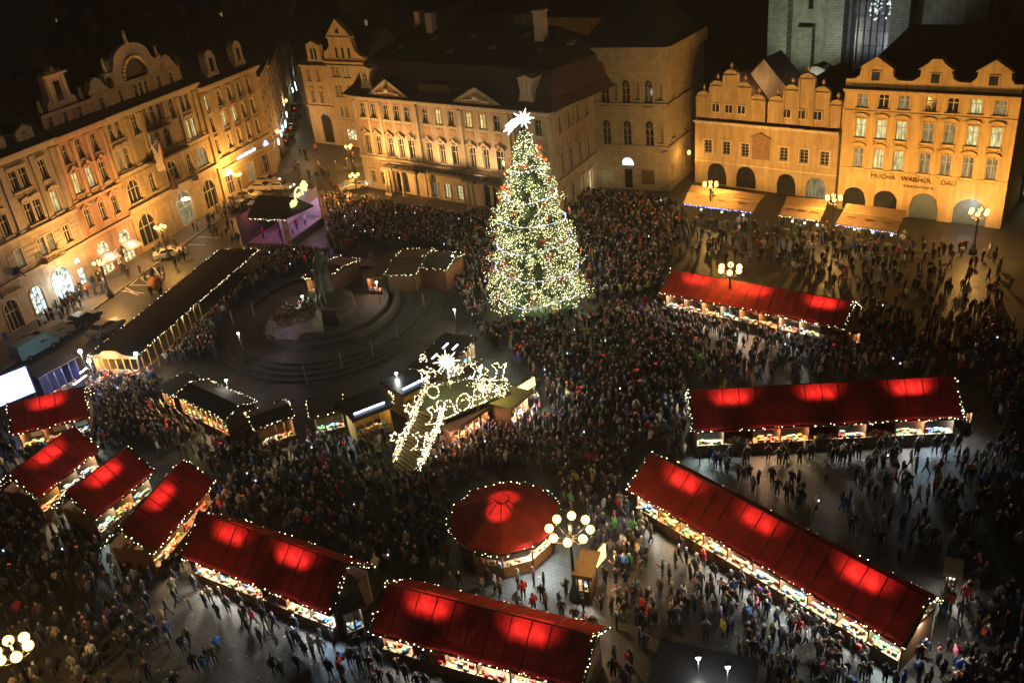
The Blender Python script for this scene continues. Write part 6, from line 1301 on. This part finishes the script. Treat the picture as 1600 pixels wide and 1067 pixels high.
def person_mesh(key):
    p = POSES[key]; s = p.get('s', 0); ln_ = p.get('lean', 0); bm = bmesh.new(); L = []
    def V(x, y, z, rx, ry=None): v = bm.verts.new((x, y, z)); L.append((rx, ry or rx)); return v
    def E(a, b): bm.edges.new((a, b)); return b
    pel = V(0, 0, .92, .17, .13); ab = E(pel, V(0, -ln_ * .3, 1.08, .165, .12)); chn = E(ab, V(0, -ln_ * .8, 1.30, .20, .135)); nk = E(chn, V(0, -ln_, 1.47, .075, .07)); hd = E(nk, V(0, -ln_ - .02, 1.60, .098, .11)); E(hd, V(0, -ln_ - .01, 1.72, .085, .095))
    for sd, f in ((1, s), (-1, -s)):
        hp = E(pel, V(.10 * sd, 0, .86, .10)); kn = E(hp, V(.105 * sd, -f * .55 - .02, .48, .072)); an = E(kn, V(.11 * sd, -f * .9 + (.12 if f < 0 else 0), .10, .05)); E(an, V(.12 * sd, -f * .9 - .14 + (.12 if f < 0 else 0), .05, .048, .04))
        sh = E(chn, V(.215 * sd, -ln_ * .8, 1.38, .085)); 
        if p.get('cup') and sd == 1: el = E(sh, V(.27, -.06, 1.12, .06)); E(E(el, V(.16, -.28, 1.22, .045)), V(.12, -.34, 1.26, .04))
        elif p.get('pk'): el = E(sh, V(.31 * sd, .03, 1.12, .06)); E(el, V(.22 * sd, -.06, .93, .05))
        elif ln_: el = E(sh, V(.27 * sd, -.25, 1.16, .06)); E(E(el, V(.22 * sd, -.42, 1.06, .045)), V(.20 * sd, -.50, 1.04, .04))
        else: g = -f * .45; el = E(sh, V(.27 * sd, -g * .4 + .03, 1.12, .06)); E(E(el, V(.27 * sd, -g - .05, .90, .045)), V(.265 * sd, -g - .08, .80, .04))
    if p.get('coat'): E(pel, V(0, 0, .60, .19, .17))
    me = bpy.data.meshes.new('tmp'); bm.verts.ensure_lookup_table(); bm.to_mesh(me); bm.free()
    ob = bpy.data.objects.new('tmp', me); COL.objects.link(ob); m = ob.modifiers.new('s', 'SKIN')
    me.skin_vertices[0].data[0].use_root = True
    for i, (rx, ry) in enumerate(L): me.skin_vertices[0].data[i].radius = (rx, ry)
    sb_ = ob.modifiers.new('d', 'SUBSURF'); sb_.levels = 1
    dg = bpy.context.evaluated_depsgraph_get(); ev = bpy.data.meshes.new_from_object(ob.evaluated_get(dg)); bpy.data.objects.remove(ob)
    ev.materials.clear()
    for mm in (JM['black'], TM['dark trousers'], HM['dark hair'], SKIN, BOOT): ev.materials.append(mm)
    for pl in ev.polygons:
        c = pl.center; pl.use_smooth = True
        if c.z > 1.49:
            pl.material_index = 2 if (c.z > 1.66 or c.y > -ln_ + .015) else 3
        elif c.z < .14: pl.material_index = 4
        elif c.z < (.55 if p.get('coat') else .84) and abs(c.x) < .21: pl.material_index = 1
        elif abs(c.x) > .2 and c.z < .84: pl.material_index = 3
        elif p.get('cup') and c.y < -.31: pl.material_index = 3
        elif ln_ and c.y < -.47 and c.z < 1.12: pl.material_index = 3
        else: pl.material_index = 0
    if p.get('tw') or p.get('scale'):
        for v in ev.vertices:
            if p.get('tw'):
                a = p['tw'] * max(0, v.co.z - 1) ; x, y = v.co.x, v.co.y; v.co.x = x * math.cos(a) - y * math.sin(a); v.co.y = x * math.sin(a) + y * math.cos(a)
            if p.get('scale'): v.co *= p['scale']
    ev.name = 'body_' + key.replace(' ', '_'); return ev
PM = {k: person_mesh(k) for k in POSES}
BAG = {c: MB().box(-.16, .16, .12, .32, .98, 1.38).box(-.11, .11, .322, .38, 1.0, 1.2).mesh('backpack', mat('pack_' + c, v, .8)) for c, v in (('red', (.35, .04, .03)), ('black', (.02, .02, .02)), ('blue', (.05, .12, .3)))}
CUP = MB().tube((.12, -.38, 1.24), (.12, -.38, 1.36), .035, .045, 8).mesh('cup', mat('cup_red', (.4, .06, .04), .4))
def wc(d, wts): return rnd.choices(list(d), wts)[0]
# crowd zones: polygon in photo pixels, persons per square metre
ZN = [
 (1.25, [(505, 310), (600, 322), (720, 345), (780, 330), (768, 480), (745, 520), (715, 470), (712, 400), (640, 385), (570, 388), (520, 398), (512, 360)], 'in the packed crowd between the stage and the fir'),
 (1.0, [(400, 400), (450, 398), (515, 400), (480, 440), (430, 470), (390, 450), (340, 470), (330, 440)], 'in the dark crowd behind the monument statue'),
 (.75, [(300, 480), (390, 450), (430, 470), (380, 520), (340, 560), (260, 570), (240, 545)], 'between the long pavilion and the monument ring'),
 (1.15, [(880, 300), (1000, 312), (1070, 330), (1050, 410), (1030, 460), (920, 480), (905, 440), (890, 350)], 'between the fir and the restaurant awnings'),
 (1.25, [(745, 520), (900, 500), (1030, 475), (1110, 520), (1080, 600), (1075, 680), (985, 705), (975, 770), (880, 800), (875, 750), (790, 730), (710, 735), (700, 700), (800, 640), (835, 590)], 'between the fir and the round stall'),
 (.95, [(340, 690), (480, 680), (610, 665), (615, 750), (690, 750), (705, 800), (700, 860), (600, 905), (565, 880), (520, 860), (330, 800), (345, 745)], 'below the honey wood huts'),
 (1.1, [(655, 705), (700, 690), (775, 650), (830, 655), (800, 735), (745, 735), (690, 765), (650, 780)], 'below the decorated deck'),
 (.55, [(240, 660), (340, 690), (420, 700), (470, 690), (345, 745), (250, 710), (200, 680)], 'on the walkway in front of the snack hut'),
 (1.3, [(138, 590), (235, 575), (262, 640), (340, 680), (240, 700), (165, 670), (140, 640)], 'in the packed crowd at the pavilion gable'),
 (.40, [(1070, 345), (1410, 375), (1560, 400), (1600, 520), (1340, 470), (1200, 420), (1050, 405)], 'on the pale paving before the restaurants'),
 (.75, [(1110, 520), (1320, 520), (1345, 480), (1600, 520), (1600, 600), (1520, 585), (1300, 592), (1090, 600), (1080, 560)], 'in the dark crowd between the two far red stalls'),
 (.9, [(1540, 600), (1600, 600), (1600, 800), (1480, 790), (1560, 690)], 'in the dim crowd at the far end of the level red stall'),
 (.28, [(1075, 690), (1500, 680), (1560, 700), (1480, 790), (1250, 780), (1130, 730)], 'on paving below the level stall'),
 (.8, [(1010, 695), (1130, 730), (1250, 780), (1330, 840), (1240, 800), (1150, 760)], 'close behind the diagonal red stall'),
 (.45, [(1250, 780), (1480, 790), (1600, 800), (1600, 930), (1470, 915), (1360, 860)], 'around the chestnut cart'),
 (.85, [(1470, 930), (1600, 930), (1600, 1100), (1200, 1100), (1190, 1050), (1400, 1025)], 'beyond the diagonal stall end'),
 (.95, [(880, 790), (975, 785), (1010, 830), (1010, 900), (940, 960), (935, 870), (905, 850)], 'beside the candelabra lamp'),
 (.28, [(1010, 820), (1100, 870), (1200, 920), (1100, 930), (1000, 900)], 'on lit paving before the diagonal stall'),
 (.85, [(990, 920), (1110, 930), (1210, 935), (1330, 1000), (1390, 1030), (1200, 1100), (1190, 1040), (1035, 985), (960, 1000), (950, 960)], 'between diagonal stall and black hut'),
 (.5, [(940, 1000), (1010, 1000), (1000, 1100), (930, 1100)], 'next to the bottom edge stall end'),
 (.40, [(700, 865), (800, 880), (880, 900), (930, 960), (940, 1000), (780, 945), (600, 895)], 'on the paving below the round stall'),
 (.85, [(0, 770), (20, 770), (60, 810), (180, 850), (230, 880), (290, 890), (200, 930), (0, 930)], 'below the slanted trio of stalls'),
 (.6, [(0, 930), (200, 930), (290, 900), (260, 960), (180, 1100), (0, 1100)], 'near the lone candelabra lamp'),
 (.22, [(290, 890), (420, 950), (560, 1000), (570, 1100), (180, 1100), (260, 960)], 'on the paving below the tucked hut'),
 (.45, [(520, 970), (575, 930), (590, 1000), (600, 1100), (520, 1100)], 'in the gap between two red stalls'),
 (.6, [(60, 510), (130, 450), (160, 430), (175, 450), (120, 490), (80, 530)], 'by the white lit shop windows'),
 (.12, [(170, 440), (300, 360), (360, 320), (372, 345), (250, 440), (180, 480)], 'on the pavement under the sodium lamps'),
 (.3, [(320, 345), (370, 315), (380, 335), (350, 380), (310, 365)], 'under the round doorway arch'),
 (.10, [(470, 230), (560, 240), (555, 300), (500, 310), (455, 290)], 'on the open corner before the gabled house'),
 (.12, [(220, 470), (360, 360), (390, 350), (370, 390), (200, 500)], 'on the roadway beside the long pavilion'),
 (.6, [(0, 650), (20, 690), (60, 800), (0, 800)], 'at the picture edge beside the short stalls'),
 (.5, [(100, 640), (150, 660), (200, 690), (100, 760), (150, 690), (60, 700)], 'in the lane between the short stalls'),
]
def inpoly(x, y, P):
    c = False; j = len(P) - 1
    for i in range(len(P)):
        if (P[i][1] > y) != (P[j][1] > y) and x < (P[j][0] - P[i][0]) * (y - P[i][1]) / (P[j][1] - P[i][1]) + P[i][0]: c = not c
        j = i
    return c
def blocked(x, y):
    for sx, sy, yw_, L_, W_ in STALLS:
        dx, dy = x - sx, y - sy; u = dx * math.cos(yw_) + dy * math.sin(yw_); v = -dx * math.sin(yw_) + dy * math.cos(yw_)
        if -.1 < u < L_ + .1 and -.05 < v < W_ + .1: return True
    if ((x - MC.x) / 12.6) ** 2 + ((y - MC.y) / 15.4) ** 2 < 1: return True
    if (x - TR.x) ** 2 + (y - TR.y) ** 2 < 4.3 ** 2: return True
    if (x - PC.x) ** 2 + (y - PC.y) ** 2 < 3.9 ** 2: return True
    return False
grid = {}; PPL = []
def free(x, y, r):
    g = (int(x // 1), int(y // 1))
    for i in (-1, 0, 1):
        for j in (-1, 0, 1):
            for (a, b) in grid.get((g[0] + i, g[1] + j), ()):
                if (a - x) ** 2 + (b - y) ** 2 < r * r: return False
    return True
def addp(x, y, zone, yaw=None, pose=None, coat=None, hat=None, r=.42):
    if blocked(x, y) or not free(x, y, r): return False
    grid.setdefault((int(x // 1), int(y // 1)), []).append((x, y))
    PPL.append(dict(x=x, y=y, zone=zone, yaw=rnd.uniform(0, 6.28) if yaw is None else yaw, pose=pose or rnd.choices(list(POSES), [20, 16, 10, 12, 12, 6, 12, 6, 5, 4])[0], coat=coat or wc(JC, JW), hat=hat or wc(HC, HW), tr=wc(TC, [6, 3, 2])))
    return True
# customers along the stall fronts, facing the counter
for i, (sx, sy, yw_, L_, W_) in enumerate(STALLS[:9]):
    nm_ = ['at the restaurant side stall', 'at the level red stall counter', 'at the diagonal stall counter', 'at the bottom edge stall counter', 'at the tucked hut stall counter', 'at the slanted stall by open paving', 'at the middle slanted stall', 'at the slanted stall nearest the screen', 'at the stall below the screen'][i]
    for _ in range(int(L_ * 2.2)):
        u = rnd.uniform(.3, L_ - .3); v = -rnd.uniform(.25, 1.9)
        addp(sx + u * math.cos(yw_) - v * math.sin(yw_), sy + u * math.sin(yw_) + v * math.cos(yw_), nm_, yw_ + math.pi + rnd.uniform(-.5, .5))
for dens, poly, nm_ in ZN:
    dens *= 1.7 if dens > .7 else (1.45 if dens > .2 else 1.2)
    W_ = [at(*p) for p in poly]; P = [(p.x, p.y) for p in W_]; x0, x1 = min(p[0] for p in P), max(p[0] for p in P); y0, y1 = min(p[1] for p in P), max(p[1] for p in P)
    A_ = abs(sum(P[i][0] * P[(i + 1) % len(P)][1] - P[(i + 1) % len(P)][0] * P[i][1] for i in range(len(P)))) / 2; rr_ = .31 if dens > .9 else .40; want = int(A_ * dens); got = 0; tries = 0
    while got < want and tries < want * 12:
        tries += 1; x, y = rnd.uniform(x0, x1), rnd.uniform(y0, y1)
        if not inpoly(x, y, P): continue
        if rnd.random() < .45 and PPL and dens < .5 and got: # friends stand close together
            q = PPL[-1]; x, y = q['x'] + rnd.uniform(-.8, .8), q['y'] + rnd.uniform(-.8, .8)
            if not inpoly(x, y, P): continue
        got += addp(x, y, nm_, r=rr_)
print('people', len(PPL))
def pixel(X, Y, Z):
    v = Vector((X, Y, Z - CH)); z = v.dot(Fw); return 800 + FPX * v.dot(Rt) / z, 533.5 - FPX * v.dot(Up) / z
for q in PPL:
    px_, py_ = pixel(q['x'], q['y'], .9); q['vis'] = -5 < px_ < 1605 and -5 < py_ < 1072; q['d'] = math.hypot(q['x'], q['y'])
PPL.sort(key=lambda q: (not q['vis'], q['d']))
LM = [('the round stall', 787, 803), ('the candelabra lamp', 890, 900), ('the food cart', 910, 905), ('the black hut', 1090, 1060), ('the chestnut cart', 1490, 890), ('the lone candelabra', 19, 1060), ('the tucked dark hut', 550, 940)]
near = [q for q in PPL if q['vis']][:300]; seen = {}
def article(c): return 'an ' + c if c[0] in 'aeiou' else 'a ' + c
for q in near:
    who = 'child' if q['pose'] == 'child' else 'person'
    ps_ = {'child': 'standing', 'holding a cup': 'holding a cup', 'hands in pockets': 'with hands in pockets', 'in a long coat': 'in long coat', 'leaning in': 'leaning forward'}.get(q['pose'], q['pose'])
    for _try in range(40):
        lb_ = f"{who} {ps_}, {q['coat']} jacket, {q['hat']}, {q['zone']}"
        if lb_ not in seen and len(lb_.split()) < 17: break
        q['coat'] = wc(JC, JW); q['hat'] = wc(HC, HW)
    lb_ = f"{who} {ps_}, {q['coat']} jacket, {q['hat']}, {q['zone']}"
    wl_ = lb_.split()
    if len(wl_) > 16: lb_ = f"{q['coat']} jacket and {q['hat']}, {who} {q['zone']}"
    if len(lb_.split()) > 16: lb_ = ' '.join(lb_.split()[:16])
    q['lb'] = lb_; seen.setdefault(lb_, []).append(q)
for q in near:
    o = bpy.data.objects.new('person', PM[q['pose']]); COL.objects.link(o); o.location = (q['x'], q['y'], 0); o.rotation_euler = (0, 0, q['yaw']); s_ = rnd.uniform(.83, .97); o.scale = (s_ * 1.04, s_ * 1.04, s_)
    o['label'] = q['lb']; o['category'] = 'person'; o['group'] = ('people ' + q['zone'])
    for i, m_ in enumerate((JM[q['coat']], TM[q['tr']], HM[q['hat']])): o.material_slots[i].link = 'OBJECT'; o.material_slots[i].material = m_
    if q['pose'] == 'with a backpack': link('backpack', BAG[rnd.choice(['red', 'black', 'blue'])], o)
    if q['pose'] == 'holding a cup': link('cup', CUP, o)
# the rest of the crowd: one object, coloured through a vertex attribute
cm = bpy.data.materials.new('crowd_clothes'); cm.use_nodes = True; n = cm.node_tree; b = n.nodes['Principled BSDF']; b.inputs['Roughness'].default_value = .85
at_ = n.nodes.new('ShaderNodeAttribute'); at_.attribute_name = 'cloth'; n.links.new(at_.outputs['Color'], b.inputs['Base Color'])
def low(me, ratio):
    ob = bpy.data.objects.new('t', me); COL.objects.link(ob); m = ob.modifiers.new('d', 'DECIMATE'); m.ratio = ratio
    ev = bpy.data.meshes.new_from_object(ob.evaluated_get(bpy.context.evaluated_depsgraph_get())); bpy.data.objects.remove(ob)
    V = np.zeros(len(ev.vertices) * 3, dtype=np.float32); ev.vertices.foreach_get('co', V); V = V.reshape(-1, 3)
    ev.calc_loop_triangles(); T = np.zeros(len(ev.loop_triangles) * 3, dtype=np.int32); ev.loop_triangles.foreach_get('vertices', T)
    mi = np.array([ev.polygons[t.polygon_index].material_index for t in ev.loop_triangles]); return V, T.reshape(-1, 3), mi
LO = {k: low(PM[k], .30) for k in POSES}
def crowd(name, label, lst, grp=None):
    VV, TT, CC = [], [], []; off = 0
    for q in lst:
        V, T, mi = LO[q['pose']]; c, s_ = math.cos(q['yaw']), math.sin(q['yaw']); k = rnd.uniform(.83, .97)
        X = np.stack([(V[:, 0] * c - V[:, 1] * s_) * k * 1.05 + q['x'], (V[:, 0] * s_ + V[:, 1] * c) * k * 1.05 + q['y'], V[:, 2] * k + q.get('z', 0)], 1); VV.append(X); TT.append(T + off); off += len(V)
        pal = np.array([JC[q['coat']], TC[q['tr']], HC[q['hat']], (.45, .28, .2), (.025, .02, .018)]); CC.append(pal[mi])
    VV = np.concatenate(VV); TT = np.concatenate(TT); CC = np.concatenate(CC); me = bpy.data.meshes.new(name)
    me.vertices.add(len(VV)); me.vertices.foreach_set('co', VV.astype(np.float32).ravel()); me.loops.add(len(TT) * 3); me.polygons.add(len(TT))
    me.loops.foreach_set('vertex_index', TT.astype(np.int32).ravel()); me.polygons.foreach_set('loop_start', np.arange(0, len(TT) * 3, 3, dtype=np.int32)); me.polygons.foreach_set('loop_total', np.full(len(TT), 3, dtype=np.int32)); me.update(calc_edges=True)
    a = me.attributes.new('cloth', 'FLOAT_COLOR', 'FACE'); a.data.foreach_set('color', np.concatenate([CC, np.ones((len(CC), 1))], 1).astype(np.float32).ravel()); me.materials.append(cm); me.validate()
    print(name, len(lst), len(TT)); return link(name, me, None, kind='stuff', label=label, cat='crowd')
rest = [q for q in PPL if q['vis']][300:]
crowd('crowd', 'dense crowd of small dark figures filling the square around the fir', rest)
# glowing red horns and phones scattered in the crowd
hm_ = MB(); ph = MB()
for q in rnd.sample(rest, 45):
    for s_ in (-.07, .07): hm_.octa((q['x'] + s_, q['y'], 1.62), .04)
for q in rnd.sample(rest, 60): ph.box(q['x'] - .05, q['x'] + .05, q['y'] - .36, q['y'] - .34, 1.25, 1.4)
hm_.build('glowing_headbands', emat('led_red', (1, .04, .03), 4), None, kind='stuff', label='tiny red glowing headbands dotted through the crowd', cat='headbands')
ph.build('glowing_phones', emat('phone', (.6, .8, 1), 2.5), None, kind='stuff', label='tiny lit phone screens dotted through the crowd', cat='phones')
# performers
for k, (u, v, c, h, l_) in enumerate(((1.2, 1.6, 'red', 'white hat', 'performer in red at the banner end of the stage'), (3.2, 1.0, 'white', 'red hat', 'performer in white at the front of the stage'), (5.0, 1.4, 'red', 'white hat', 'performer in red under the glowing canopy'), (6.6, 1.0, 'white', 'dark hair', 'performer in white at the far banner'), (1.5, 4.5, 'red', 'dark hair', 'performer in red at the dim back of the stage'))):
    yw_ = SG.rotation_euler.z; o = bpy.data.objects.new('person', PM['holding a cup' if k % 2 else 'standing']); COL.objects.link(o)
    o.location = SG.location + Vector((math.cos(yw_) * u - math.sin(yw_) * v, math.sin(yw_) * u + math.cos(yw_) * v, 1.14)); o.rotation_euler.z = yw_ + rnd.uniform(-.4, .4)
    o['label'] = l_; o['category'] = 'person'; o['group'] = 'performers on the stage'
    for i, m_ in enumerate((JM[c], TM['dark trousers'], HM[h])): o.material_slots[i].link = 'OBJECT'; o.material_slots[i].material = m_


lt_ = MB(); rl_ = random.Random(3)
for k in range(900):
    P = at(rl_.uniform(0, 1600), rl_.uniform(420, 1067)); a = rl_.uniform(0, 3.1); r_ = rl_.uniform(.03, .09)
    if not blocked(P.x, P.y): lt_.add([(P.x + r_ * math.cos(a + t), P.y + r_ * math.sin(a + t), .012) for t in (0, 1.6, 3.1, 4.6)], [(0, 1, 2, 3)])
lt_.build('litter', mat('paper_litter', (.4, .38, .33), .8), None, kind='stuff')
# ================================================================== NIGHT HAZE
hm2 = bpy.data.materials.new('haze'); hm2.use_nodes = True; hm2.node_tree.nodes.clear(); n_ = hm2.node_tree
pv = n_.nodes.new('ShaderNodeVolumePrincipled'); pv.inputs['Density'].default_value = .0005; pv.inputs['Color'].default_value = (.92, .93, .95, 1); pv.inputs['Anisotropy'].default_value = .6
n_.links.new(pv.outputs[0], n_.nodes.new('ShaderNodeOutputMaterial').inputs['Volume'])
MB().box(-705, 705, -65, 1505, -1, 44).build('haze', hm2, None, kind='stuff')
